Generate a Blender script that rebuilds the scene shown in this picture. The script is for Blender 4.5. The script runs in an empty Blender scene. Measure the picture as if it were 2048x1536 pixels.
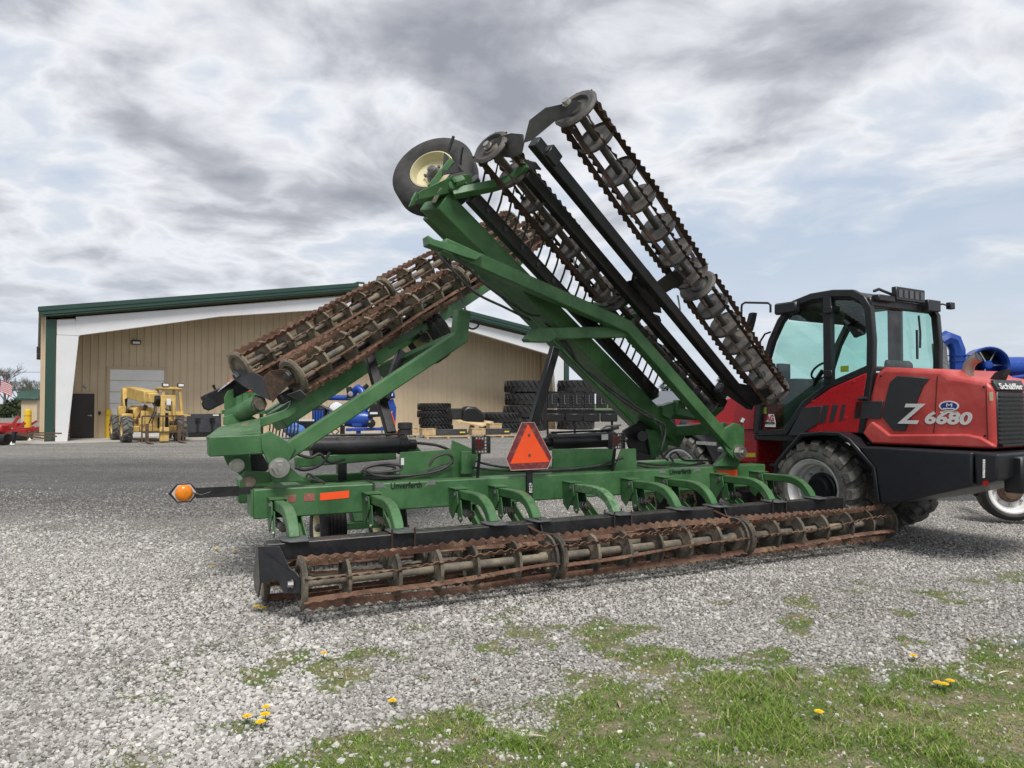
import bpy, bmesh, math, random
import numpy as np
from mathutils import Vector, Matrix
random.seed(7); RNG = np.random.default_rng(11)
R = math.radians
scene = bpy.context.scene
COL = scene.collection

# ------------------------------------------------------------------ camera
cam = bpy.data.cameras.new('camera'); cam_o = bpy.data.objects.new('camera', cam); COL.objects.link(cam_o)
cam.sensor_width = 36; cam.lens = 26.016; cam.clip_start = .05; cam.clip_end = 3000
cam_o.location = (0, 0, 1.55); cam_o.rotation_euler = (R(90 + 1.471), 0, 0)
scene.camera = cam_o

# ------------------------------------------------------------------ world, sun, exposure
SUN_EL, SUN_AZ = R(58), R(165)          # azimuth measured from +Y towards +X
world = bpy.data.worlds.new('World'); scene.world = world; world.use_nodes = True
scene.view_settings.view_transform = 'Standard'; scene.view_settings.look = 'None'
scene.view_settings.exposure = .7; scene.view_settings.gamma = 1
sun_l = bpy.data.lights.new('sun', 'SUN'); sun_l.energy = 2.0; sun_l.angle = R(20); sun_l.color = (1, .965, .91)
sun_o = bpy.data.objects.new('sun', sun_l); COL.objects.link(sun_o)
_d = Vector((math.cos(SUN_EL) * math.sin(SUN_AZ), math.cos(SUN_EL) * math.cos(SUN_AZ), math.sin(SUN_EL)))
sun_o.rotation_euler = _d.to_track_quat('Z', 'Y').to_euler(); sun_o.location = (0, 0, 30)


class NT:
    """short hand for building node trees"""
    def __init__(s, tree): s.t = tree; s.n = tree.nodes; s.l = tree.links
    def node(s, kind, **kw):
        n = s.n.new(kind)
        for k, v in kw.items(): setattr(n, k, v)
        return n
    def put(s, sock, val):
        if isinstance(val, bpy.types.NodeSocket): s.l.new(val, sock)
        elif val is not None:
            if hasattr(sock.default_value, '__len__') and not hasattr(val, '__len__'): val = (val,) * len(sock.default_value)
            if hasattr(val, '__len__') and len(val) == 3 and len(sock.default_value) == 4: val = (*val, 1)
            sock.default_value = val
    def m(s, op, a, b=None, c=None, clamp=False):
        n = s.node('ShaderNodeMath', operation=op, use_clamp=clamp)
        for i, x in enumerate((a, b, c)):
            if x is not None: s.put(n.inputs[i], x)
        return n.outputs[0]
    def vm(s, op, a, b=None):
        n = s.node('ShaderNodeVectorMath', operation=op); s.put(n.inputs[0], a)
        if b is not None:
            s.put(n.inputs['Scale'] if op == 'SCALE' else n.inputs[1], b)
        return n.outputs[0]
    def noise(s, vec, scale, detail=4, rough=.55, dist=0, out=0):
        n = s.node('ShaderNodeTexNoise'); s.put(n.inputs['Vector'], vec); s.put(n.inputs['Scale'], scale)
        n.inputs['Detail'].default_value = detail; n.inputs['Roughness'].default_value = rough; n.inputs['Distortion'].default_value = dist
        return n.outputs[out]
    def voro(s, vec, scale, feature='F1', out='Distance', rnd=1):
        n = s.node('ShaderNodeTexVoronoi', feature=feature); s.put(n.inputs['Vector'], vec); s.put(n.inputs['Scale'], scale)
        n.inputs['Randomness'].default_value = rnd
        return n.outputs[out]
    def mapr(s, val, a, b, c=0, d=1, smooth=True):
        n = s.node('ShaderNodeMapRange', interpolation_type='SMOOTHSTEP' if smooth else 'LINEAR')
        for i, x in enumerate((val, a, b, c, d)): s.put(n.inputs[i], x)
        return n.outputs[0]
    def ramp(s, fac, stops):
        n = s.node('ShaderNodeValToRGB'); s.put(n.inputs[0], fac); e = n.color_ramp.elements
        while len(e) < len(stops): e.new(.5)
        for el, (p, c) in zip(e, stops): el.position = p; el.color = (*c, 1) if len(c) == 3 else c
        return n.outputs[0]
    def mix(s, fac, a, b, blend='MIX'):
        n = s.node('ShaderNodeMix', data_type='RGBA', blend_type=blend); s.put(n.inputs[0], fac); s.put(n.inputs[6], a); s.put(n.inputs[7], b)
        return n.outputs[2]
    def sep(s, vec):
        n = s.node('ShaderNodeSeparateXYZ'); s.put(n.inputs[0], vec); return n.outputs
    def comb(s, x, y, z):
        n = s.node('ShaderNodeCombineXYZ')
        for i, v in enumerate((x, y, z)): s.put(n.inputs[i], v)
        return n.outputs[0]
    def bump(s, h, strength=.3, dist=.01, normal=None):
        n = s.node('ShaderNodeBump'); n.inputs['Strength'].default_value = strength; n.inputs['Distance'].default_value = dist
        s.put(n.inputs['Height'], h)
        if normal is not None: s.put(n.inputs['Normal'], normal)
        return n.outputs[0]


def build_sky():
    w = NT(world.node_tree); w.n.clear()
    out = w.node('ShaderNodeOutputWorld')
    sky = w.node('ShaderNodeTexSky', sky_type='NISHITA', sun_disc=False)
    sky.sun_elevation = SUN_EL; sky.sun_rotation = SUN_AZ; sky.air_density = 1.2; sky.dust_density = 2.5
    clear = w.node('ShaderNodeBackground'); clear.inputs[1].default_value = .09; w.l.new(sky.outputs[0], clear.inputs[0])
    tc = w.node('ShaderNodeTexCoord').outputs['Generated']
    x, y, z = w.sep(tc)
    zz = w.m('ADD', w.m('MAXIMUM', z, 0), .21)
    p = w.comb(w.m('DIVIDE', x, zz), w.m('DIVIDE', y, zz), 0)              # cloud deck seen in perspective
    warp = w.vm('SCALE', w.noise(p, 1.1, 3, .5, out=1), .45)
    def cover_at(v):
        q = w.vm('ADD', v, warp)
        a = w.noise(w.vm('ADD', q, (3.1, 7.7, 0)), 1.15, 2, .5); b = w.noise(q, 3.3, 8, .53, .1)
        return w.m('ADD', w.m('ADD', w.m('MULTIPLY', a, .42), w.m('MULTIPLY', b, .64)), .002)
    open_side = w.m('MULTIPLY', w.mapr(x, -.02, .42), w.m('SUBTRACT', 1, w.mapr(z, .22, .40)))   # the deck breaks up low down to the right
    dens = w.m('SUBTRACT', cover_at(p), w.m('MULTIPLY', open_side, .12))
    above = w.m('SUBTRACT', cover_at(w.vm('SCALE', p, .90)), w.m('MULTIPLY', open_side, .12))
    lit = w.m('MULTIPLY', w.m('SUBTRACT', dens, above), 2.4)                 # sun-side flanks of each puff
    tone = w.m('ADD', dens, w.m('MULTIPLY', lit, -.42))
    shade = w.ramp(tone, [(.38, (.49, .56, .67)), (.45, (.60, .645, .715)), (.495, (.75, .765, .80)), (.54, (.62, .635, .68)), (.59, (.44, .455, .50)), (.67, (.29, .305, .35))])
    low = w.mapr(z, .0, .22)                                              # towards the horizon the deck thins to a pale veil
    veil = w.mix(w.m('MULTIPLY', w.noise(w.comb(w.m('MULTIPLY', x, 1.6), w.m('MULTIPLY', y, 1.6), w.m('MULTIPLY', z, 9)), 2.2, 5, .5), 1), (.50, .585, .70), (.70, .715, .75))
    colr = w.mix(low, veil, shade)
    cloud = w.node('ShaderNodeBackground'); cloud.inputs[1].default_value = .72; w.l.new(colr, cloud.inputs[0])
    cover = w.m('MAXIMUM', w.mapr(dens, .36, .48, .80, .99), .80)
    mx = w.node('ShaderNodeMixShader'); w.put(mx.inputs[0], cover); w.l.new(clear.outputs[0], mx.inputs[1]); w.l.new(cloud.outputs[0], mx.inputs[2])
    w.l.new(mx.outputs[0], out.inputs[0])
build_sky()

# ------------------------------------------------------------------ materials
MATS = {}
def new_mat(name):
    m = bpy.data.materials.new(name); m.use_nodes = True; t = NT(m.node_tree); t.n.clear()
    o = t.node('ShaderNodeOutputMaterial'); b = t.node('ShaderNodeBsdfPrincipled'); t.l.new(b.outputs[0], o.inputs[0])
    t.b = b; t.o = o; MATS[name] = m
    t.pos = t.node('ShaderNodeTexCoord').outputs['Object']
    t.geo = t.node('ShaderNodeNewGeometry').outputs['Position']
    return t
def paint(name, col, rough=.45, metal=0, var=.12, dust=.0, dust_col=(.33, .29, .23), scale=9, bump=.0, chips=0, chip_col=(.2, .15, .12), spec=.5):
    """painted or plain surface with tonal variation, settled dust and worn chips"""
    t = new_mat(name); p = t.geo
    n1 = t.noise(p, scale, 5, .6); n2 = t.noise(p, scale * 7, 4, .6)
    dark = tuple(c * (1 - var) for c in col); lite = tuple(min(1, c * (1 + var)) for c in col)
    c = t.mix(t.mapr(n1, .3, .7), dark, lite)
    if dust:
        c = t.mix(t.m('MULTIPLY', t.mapr(t.m('ADD', t.m('MULTIPLY', n1, .6), t.m('MULTIPLY', n2, .4)), .38, .72), dust), c, dust_col)
    if chips:
        c = t.mix(t.m('MULTIPLY', t.mapr(t.noise(p, scale * 3.1, 6, .7), .64, .69), chips), c, chip_col)
        st = t.noise(t.vm('MULTIPLY', p, (1.5, 1.5, .28)), scale * 2.6, 5, .65)            # rain streaks
        c = t.mix(t.m('MULTIPLY', t.mapr(st, .55, .72), .35), c, t.mix(1, c, (.62, .60, .52), 'MULTIPLY'))
        nz = t.sep(t.node('ShaderNodeNewGeometry').outputs['Normal'])[2]                   # dirt lies on what faces up
        c = t.mix(t.m('MULTIPLY', t.m('MULTIPLY', t.mapr(nz, .55, .95), t.mapr(n2, .35, .62)), .42), c, dust_col)
    t.put(t.b.inputs['Base Color'], c)
    t.put(t.b.inputs['Roughness'], t.mapr(n2, .25, .75, max(.03, rough - .1), min(1, rough + .12), False))
    t.b.inputs['Metallic'].default_value = metal
    t.b.inputs['Specular IOR Level'].default_value = spec
    if bump: t.put(t.b.inputs['Normal'], t.bump(n2, bump, .004))
    return MATS[name]
def stained(name, stops, scale=6, rough=.85, bump=.5, fine=60, metal=0, dist=.006):
    t = new_mat(name); p = t.geo
    n = t.m('ADD', t.m('MULTIPLY', t.noise(p, scale, 6, .65), .7), t.m('MULTIPLY', t.noise(p, fine, 4, .7), .3))
    t.put(t.b.inputs['Base Color'], t.ramp(n, stops)); t.b.inputs['Roughness'].default_value = rough; t.b.inputs['Metallic'].default_value = metal
    t.put(t.b.inputs['Normal'], t.bump(t.noise(p, fine, 4, .7), bump, dist))
    return MATS[name]
GREEN = paint('green_paint', (.046, .152, .050), .45, var=.28, dust=.34, dust_col=(.15, .17, .11), scale=3.0, chips=.6, chip_col=(.20, .22, .16), bump=.05)
GREEN2 = paint('dark_green_paint', (.030, .125, .036), .42, var=.15, dust=.16, scale=3)
BLACKP = paint('black_paint', (.012, .0125, .015), .38, var=.3, dust=.09, dust_col=(.16, .14, .12), scale=5, chips=.25, chip_col=(.12, .08, .06))
GREYP = paint('worn_grey_plate', (.085, .087, .095), .45, var=.2, dust=.25, dust_col=(.17, .16, .15), scale=6, bump=.1)
RUST = stained('rusted_blade', [(.30, (.040, .024, .017)), (.45, (.105, .052, .033)), (.55, (.165, .088, .055)), (.64, (.26, .18, .115)), (.75, (.33, .26, .17))], 5, .85, .6)
RUSTD = stained('shaded_rusted_blade', [(.30, (.016, .013, .012)), (.47, (.036, .022, .016)), (.6, (.085, .040, .023)), (.75, (.15, .10, .075))], 5, .8, .5)  # rust with the shade on the right wing's blades worked into its colour
MUDDISC = stained('muddy_disc', [(.30, (.026, .026, .026)), (.45, (.060, .055, .047)), (.55, (.13, .11, .082)), (.66, (.26, .215, .155))], 4, .85, .6)
CLEANDISC = stained('bare_disc', [(.30, (.028, .028, .029)), (.48, (.058, .056, .055)), (.6, (.11, .095, .08)), (.75, (.20, .16, .12))], 4, .6, .3)
TANDISC = stained('mud_caked_disc', [(.28, (.055, .05, .042)), (.42, (.13, .112, .085)), (.54, (.22, .185, .135)), (.68, (.33, .275, .20))], 4, .9, .7)
AXLE = stained('muddy_axle', [(.32, (.060, .062, .064)), (.47, (.15, .13, .10)), (.62, (.27, .225, .16))], 4, .8, .5)
MUD = stained('dried_mud', [(.30, (.07, .052, .036)), (.5, (.16, .12, .08)), (.7, (.28, .22, .15))], 9, .95, .9)
RUBBER = paint('black_rubber', (.022, .022, .023), .75, var=.25, dust=.35, dust_col=(.13, .12, .10), scale=7, bump=.25)
RUBBERC = paint('clean_rubber', (.017, .017, .018), .62, var=.2, dust=.10, dust_col=(.09, .085, .08), scale=7, bump=.15)
CREAM = paint('cream_paint', (.62, .57, .36), .45, var=.1, dust=.25, dust_col=(.34, .28, .19), scale=7)
STEEL = paint('zinc_steel', (.52, .51, .48), .38, 1, var=.2, dust=.25, dust_col=(.25, .22, .18), scale=14)
HOSE = paint('hose_rubber', (.025, .025, .027), .55, var=.2, dust=.3, dust_col=(.14, .13, .12), scale=11)
ORANGE = paint('fluorescent_orange', (1, .095, .014), .5, var=.04, dust=.05, scale=6)
DARKRED = stained('faded_red_reflector', [(.3, (.10, .012, .016)), (.5, (.19, .03, .035)), (.68, (.30, .13, .12))], 22, .5, .2)
FADED = stained('faded_red_tape', [(.35, (.10, .16, .07)), (.47, (.33, .09, .08)), (.62, (.42, .16, .13))], 30, .7, .3)
WHITE = paint('white_paint', (.74, .74, .73), .4, var=.05, scale=4)
SILVER = paint('silver_decal', (.62, .62, .61), .35, 0, var=.05)
LAMPRED = paint('red_lens', (.35, .015, .012), .2, var=.1)

# ------------------------------------------------------------------ geometry helpers
def V3(p): return Vector(p)
def frame(d, up=(0, 0, 1)):
    d = V3(d).normalized(); up = V3(up)
    if abs(d.dot(up)) > .98 * up.length: up = Vector((1, 0, 0)) if abs(d.x) < .9 else Vector((0, 1, 0))
    s = d.cross(up).normalized(); return d, s, s.cross(d).normalized()
class MB:
    """collects shapes and links them as ONE mesh object"""
    def __init__(s): s.v = []; s.f = []
    def add(s, vs, fs):
        o = len(s.v); s.v += [tuple(p) for p in vs]; s.f += [tuple(i + o for i in f) for f in fs]; return s
    def box(s, a, b):
        (x0, y0, z0), (x1, y1, z1) = a, b
        return s.add([(x0, y0, z0), (x1, y0, z0), (x1, y1, z0), (x0, y1, z0), (x0, y0, z1), (x1, y0, z1), (x1, y1, z1), (x0, y1, z1)],
                     [(0, 3, 2, 1), (4, 5, 6, 7), (0, 1, 5, 4), (1, 2, 6, 5), (2, 3, 7, 6), (3, 0, 4, 7)])
    def bar(s, p0, p1, w, h, up=(0, 0, 1), w1=None, h1=None):
        p0, p1 = V3(p0), V3(p1); d, a, b = frame(p1 - p0, up); w1 = w if w1 is None else w1; h1 = h if h1 is None else h1
        vs = [p0 + a * x * w / 2 + b * y * h / 2 for x, y in ((-1, -1), (1, -1), (1, 1), (-1, 1))] + [p1 + a * x * w1 / 2 + b * y * h1 / 2 for x, y in ((-1, -1), (1, -1), (1, 1), (-1, 1))]
        return s.add(vs, [(0, 3, 2, 1), (4, 5, 6, 7), (0, 1, 5, 4), (1, 2, 6, 5), (2, 3, 7, 6), (3, 0, 4, 7)])
    def sweep(s, pts, side, w, h):
        """rectangular section swept along a polyline lying in the plane normal to side"""
        pts = [V3(p) for p in pts]; side = V3(side).normalized(); n = len(pts); vs = []
        for i, p in enumerate(pts):
            d0 = (pts[i] - pts[i - 1]).normalized() if i else None; d1 = (pts[i + 1] - pts[i]).normalized() if i < n - 1 else None
            d = (d0 + d1).normalized() if d0 and d1 else (d0 or d1)
            u = side.cross(d).normalized(); k = 1 / max(.5, d.dot(d1)) if d1 and d0 else 1
            vs += [p + side * a * w / 2 + u * b * h / 2 * k for a, b in ((-1, -1), (1, -1), (1, 1), (-1, 1))]
        fs = [(0, 1, 2, 3), tuple(4 * (n - 1) + i for i in (3, 2, 1, 0))]
        for i in range(n - 1):
            for j in range(4): fs.append((4 * i + j, 4 * i + (j + 1) % 4, 4 * i + 4 + (j + 1) % 4, 4 * i + 4 + j))
        return s.add(vs, fs)
    def tube(s, pts, r, n=8, caps=True):
        pts = [V3(p) for p in pts]; rr = r if hasattr(r, '__len__') else [r] * len(pts); vs = []; m = len(pts); a = None
        for i, p in enumerate(pts):
            d = ((pts[i + 1] if i < m - 1 else p) - (pts[i - 1] if i else p)).normalized()
            if a is None: _, a, _b = frame(d)
            a = (a - d * a.dot(d)).normalized(); b = d.cross(a)
            vs += [p + (a * math.cos(t) + b * math.sin(t)) * rr[i] for t in (2 * math.pi * k / n for k in range(n))]
        fs = [(i * n + j, i * n + (j + 1) % n, i * n + n + (j + 1) % n, i * n + n + j) for i in range(m - 1) for j in range(n)]
        if caps: fs += [tuple(range(n - 1, -1, -1)), tuple(range((m - 1) * n, m * n))]
        return s.add(vs, fs)
    def cyl(s, p0, p1, r, n=16, r1=None): return s.tube([p0, p1], [r, r if r1 is None else r1], n)
    def lathe(s, c, axis, prof, n=24, up=(0, 0, 1), a0=0, closed=False, caps=True):
        c = V3(c); d, a, b = frame(axis, up); vs = []; fs = []; m = len(prof)
        for k in range(n):
            t = a0 + 2 * math.pi * k / n; e = a * math.cos(t) + b * math.sin(t)
            vs += [c + d * h + e * r for h, r in prof]
        for k in range(n):
            k2 = (k + 1) % n
            for i in range(m if closed else m - 1): fs.append((k * m + i, k2 * m + i, k2 * m + (i + 1) % m, k * m + (i + 1) % m))
        if not closed and caps:
            if prof[0][1] > 1e-6: fs.append(tuple(k * m for k in range(n)))
            if prof[-1][1] > 1e-6: fs.append(tuple(k * m + m - 1 for k in range(n)))
        return s.add(vs, fs)
    def plate(s, pts, thick):
        pts = [V3(p) for p in pts]; t = V3(thick); n = len(pts)
        return s.add(pts + [p + t for p in pts], [tuple(range(n)), tuple(range(2 * n - 1, n - 1, -1))] + [(i, (i + 1) % n, n + (i + 1) % n, n + i) for i in range(n)])
    def mesh(s, name, mat=None, angle=35):
        me = bpy.data.meshes.new(name); me.from_pydata(s.v, [], s.f)
        bm = bmesh.new(); bm.from_mesh(me)
        bmesh.ops.remove_doubles(bm, verts=bm.verts, dist=1e-5); bmesh.ops.recalc_face_normals(bm, faces=bm.faces); bm.to_mesh(me); bm.free()
        me.shade_smooth(); me.set_sharp_from_angle(angle=R(angle))
        if mat: me.materials.append(mat)
        return me
    def build(s, name, mat, parent=None, bevel=0, label=None, angle=35, seg=1, **kw):
        return obj(name, s.mesh(name, mat, angle), parent, bevel, label, seg=seg, **kw)
def obj(name, me, parent=None, bevel=0, label=None, cat=None, group=None, kind=None, seg=1, loc=None, rot=None, mw=None):
    o = bpy.data.objects.new(name, me); COL.objects.link(o)
    if parent: o.parent = parent
    if loc is not None: o.location = loc
    if rot is not None: o.rotation_euler = rot
    if mw is not None: o.matrix_basis = mw
    if bevel:
        b = o.modifiers.new('bevel', 'BEVEL'); b.width = bevel; b.segments = seg; b.limit_method = 'ANGLE'; b.angle_limit = R(40); b.harden_normals = False
    tag(o, label, cat, group, kind); return o
def tag(o, label=None, cat=None, group=None, kind=None):
    if label: o['label'] = label
    if cat: o['category'] = cat
    if group: o['group'] = group
    if kind: o['kind'] = kind
    return o
def thing(name, label, cat, loc=(0, 0, 0), rz=0, group=None):
    o = bpy.data.objects.new(name, None); COL.objects.link(o); o.location = loc; o.rotation_euler = (0, 0, rz); o.empty_display_size = .3
    return tag(o, label, cat, group)
def copy_tree(o, parent=None):
    c = o.copy(); COL.objects.link(c); c.parent = parent
    for ch in list(o.children): copy_tree(ch, c)
    return c
def axis_matrix(p0, d, up=(0, 0, 1)):
    """local z runs along d"""
    z, x, y = frame(d, up); m = Matrix((x, y, z)).transposed().to_4x4(); m.translation = V3(p0); return m
def lettering(name, txt, size, o, right, up, mat, parent, shear=0, width=None, depth=.002, bold=0, label=None):
    """text as a mesh lying in the plane spanned by right and up"""
    cu = bpy.data.curves.new(name, 'FONT'); cu.body = txt; cu.size = size; cu.extrude = depth; cu.shear = shear; cu.offset = bold; cu.resolution_u = 3
    tmp = bpy.data.objects.new(name, cu); COL.objects.link(tmp); bpy.context.view_layer.update()
    me = bpy.data.meshes.new_from_object(tmp.evaluated_get(bpy.context.evaluated_depsgraph_get())); bpy.data.objects.remove(tmp); bpy.data.curves.remove(cu)
    me.materials.clear(); me.materials.append(mat)
    r, u = V3(right).normalized(), V3(up).normalized(); n = r.cross(u).normalized(); u = n.cross(r)
    xs = [v.co.x for v in me.vertices]; k = 1 if width is None else width / (max(xs) - min(xs))
    m = Matrix((r * k, u, n)).transposed().to_4x4(); m.translation = V3(o)
    return obj(name, me, parent, mw=m, label=label)

# ------------------------------------------------------------------ ground
def vnoise(x, y, seed=0):
    xi = np.floor(x).astype(np.int64); yi = np.floor(y).astype(np.int64); fx = x - xi; fy = y - yi
    fx = fx * fx * (3 - 2 * fx); fy = fy * fy * (3 - 2 * fy)
    def h(a, b):
        n = (a * 374761393 + b * 668265263 + seed * 1442695041) & 0xffffffff
        n = ((n ^ (n >> 13)) * 1274126177) & 0xffffffff
        return ((n ^ (n >> 16)) & 0xffff) / 65535.
    return (h(xi, yi) * (1 - fx) + h(xi + 1, yi) * fx) * (1 - fy) + (h(xi, yi + 1) * (1 - fx) + h(xi + 1, yi + 1) * fx) * fy
def fbm(x, y, seed=0, o=4):
    s = 0; a = .5
    for i in range(o): s = s + a * vnoise(x * 2 ** i, y * 2 ** i, seed + i); a /= 2
    return s / (1 - .5 ** o)
def ss(x, a, b):
    t = np.clip((x - a) / (b - a), 0, 1); return t * t * (3 - 2 * t)
def grass_mask(x, y):
    d = (x + .3) * -.315 + (y - 4.06) * .949            # distance beyond the verge line
    n = fbm(x * 1.5 + 3, y * 1.5, 5); n2 = fbm(x * 5, y * 5, 9)
    g = ss(-d * 1.25 + (n - .5) * 2.3 + (n2 - .5) * 1.0 - .12 * ss(-x, .3, 2.2), -.30, .80)
    tufts = ss(fbm(x * 3.1 + 9, y * 3.1 + 4, 21) + .3 * (n2 - .5), .575, .68) * ss(-d, -2.6, -.3) * ss(x, -3.2, -1.2)
    return np.clip(np.maximum(g, tufts * .85), 0, 1)
def ground_z(x, y):
    near = 1 - ss(np.hypot(x, y), 12, 20)
    return ((fbm(x * .9, y * .9, 31) - .5) * .035 + (fbm(x * 6, y * 6, 33, 2) - .5) * .008) * near

def ground_material():
    t = new_mat('gravel_ground'); p = t.geo; x, y, z = t.sep(p)
    at = t.node('ShaderNodeAttribute', attribute_name='grass').outputs['Fac']
    cell = t.voro(p, 55, out='Color'); cd = t.voro(p, 55); cell2 = t.voro(p, 105, out='Color'); cd2 = t.voro(p, 105)
    cr = t.sep(cell)[0]; cr2 = t.sep(cell2)[1]
    v = t.m('ADD', t.m('MULTIPLY', cr, .65), t.m('MULTIPLY', cr2, .35))
    stone = t.ramp(v, [(.08, (.28, .268, .248)), (.35, (.46, .447, .42)), (.6, (.58, .565, .535)), (.85, (.69, .675, .64)), (.97, (.55, .50, .42))])
    stone = t.mix(t.mapr(cd, .30, .62), stone, (.12, .112, .10), 'MIX')
    mid = t.m('ADD', t.m('MULTIPLY', t.noise(p, 14, 4, .75), .6), t.m('MULTIPLY', t.noise(p, 4.5, 4, .7), .4))
    stone = t.mix(t.mapr(mid, .36, .64, .55, 0), stone, t.mix(1, stone, (.42, .41, .40), 'MULTIPLY'))
    patch = t.noise(p, .55, 5, .6)
    stone = t.mix(t.m('MULTIPLY', t.mapr(patch, .48, .72), .45), stone, t.mix(1, stone, (.68, .63, .57), 'MULTIPLY'))
    track = t.noise(t.vm('MULTIPLY', p, (.10, .95, 1)), 1.0, 5, .6)                    # faint wheel tracks across the yard
    stone = t.mix(t.mapr(track, .42, .60, .38, 0), stone, t.mix(1, stone, (.60, .58, .55), 'MULTIPLY'))
    # older, darker crushed asphalt across the yard
    n = t.noise(p, .35, 4, .6)
    yy = t.m('ADD', y, t.m('MULTIPLY', t.m('SUBTRACT', n, .5), 5))
    band = t.m('MULTIPLY', t.mapr(yy, 8.6, 11.0), t.m('SUBTRACT', 1, t.mapr(yy, 19, 22.5)))
    xx = t.m('ADD', t.m('SUBTRACT', x, t.m('MULTIPLY', y, .12)), t.m('MULTIPLY', t.m('SUBTRACT', n, .5), 6))
    band = t.m('MULTIPLY', band, t.m('SUBTRACT', 1, t.mapr(xx, -3.2, .2)))
    dark = t.mix(1, stone, (.46, .47, .50), 'MULTIPLY')
    c = t.mix(t.m('MULTIPLY', band, .92), stone, dark)
    soil = t.ramp(t.noise(p, 30, 5, .7), [(.3, (.10, .078, .052)), (.5, (.19, .155, .105)), (.7, (.29, .245, .17))])
    green = t.ramp(t.noise(p, 17, 5, .7), [(.3, (.05, .075, .02)), (.55, (.09, .13, .035)), (.75, (.16, .17, .07))])
    thatch = t.m('MULTIPLY', t.mapr(t.noise(p, 1.3, 4, .6), .50, .66), t.mapr(t.noise(p, 22, 4, .7), .3, .6))
    green = t.mix(thatch, green, t.ramp(t.noise(p, 45, 4, .7), [(.3, (.17, .125, .075)), (.7, (.40, .32, .21))]))
    c = t.mix(t.mapr(t.m('ADD', at, t.m('MULTIPLY', t.m('SUBTRACT', t.noise(p, 25, 4, .7), .5), .7)), .25, .85), c, t.mix(t.mapr(t.noise(p, 6, 5, .6), .35, .6), soil, green))
    far = t.mapr(y, 60, 110)                                                 # fields beyond the yard
    c = t.mix(far, c, (.07, .10, .035))
    t.put(t.b.inputs['Base Color'], c); t.b.inputs['Roughness'].default_value = .92; t.b.inputs['Specular IOR Level'].default_value = .25
    h = t.m('ADD', t.m('MULTIPLY', cd, -.7), t.m('MULTIPLY', cd2, -.3))
    t.put(t.b.inputs['Normal'], t.bump(h, .55, .012))
    return MATS['gravel_ground']

def build_ground():
    xs = np.concatenate([[-900, -300, -120, -60, -35, -22, -15, -11, -8.5], np.arange(-6.5, 7.51, .09), [9, 12, 17, 25, 40, 70, 140, 320, 900]])
    ys = np.concatenate([[-60, -15, -4, 0, 1.2], np.arange(1.8, 8.0, .09), np.arange(8.2, 14, .35), [15, 17, 20, 24, 29, 35, 45, 60, 85, 130, 250, 600, 1600]])
    X, Y = np.meshgrid(xs, ys); Z = ground_z(X, Y); n, m = len(ys), len(xs)
    vs = np.stack([X, Y, Z], -1).reshape(-1, 3)
    i = np.arange((n - 1) * (m - 1)); a = (i // (m - 1)) * m + i % (m - 1)
    fs = np.stack([a, a + 1, a + m + 1, a + m], -1)
    me = bpy.data.meshes.new('ground'); me.from_pydata(vs.tolist(), [], fs.tolist())
    at = me.attributes.new('grass', 'FLOAT', 'POINT'); at.data.foreach_set('value', grass_mask(vs[:, 0], vs[:, 1]).astype(np.float32))
    me.shade_smooth(); me.materials.append(ground_material())
    obj('ground', me, kind='structure', label='light grey gravel yard with a grassy verge in front')
build_ground()

def mass_mesh(name, verts, faces, mat, label, colors=None, smooth=False):
    me = bpy.data.meshes.new(name); nv, nf, k = len(verts), len(faces), faces.shape[1]
    me.vertices.add(nv); me.vertices.foreach_set('co', verts.astype(np.float32).ravel())
    me.loops.add(nf * k); me.loops.foreach_set('vertex_index', faces.astype(np.int32).ravel())
    me.polygons.add(nf); me.polygons.foreach_set('loop_start', np.arange(0, nf * k, k, dtype=np.int32))
    me.update(calc_edges=True)
    if colors is not None:
        at = me.attributes.new('tone', 'FLOAT', 'POINT'); at.data.foreach_set('value', colors.astype(np.float32))
    if smooth: me.shade_smooth()
    else: me.shade_flat()
    me.materials.append(mat); return obj(name, me, kind='stuff', label=label)

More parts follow.
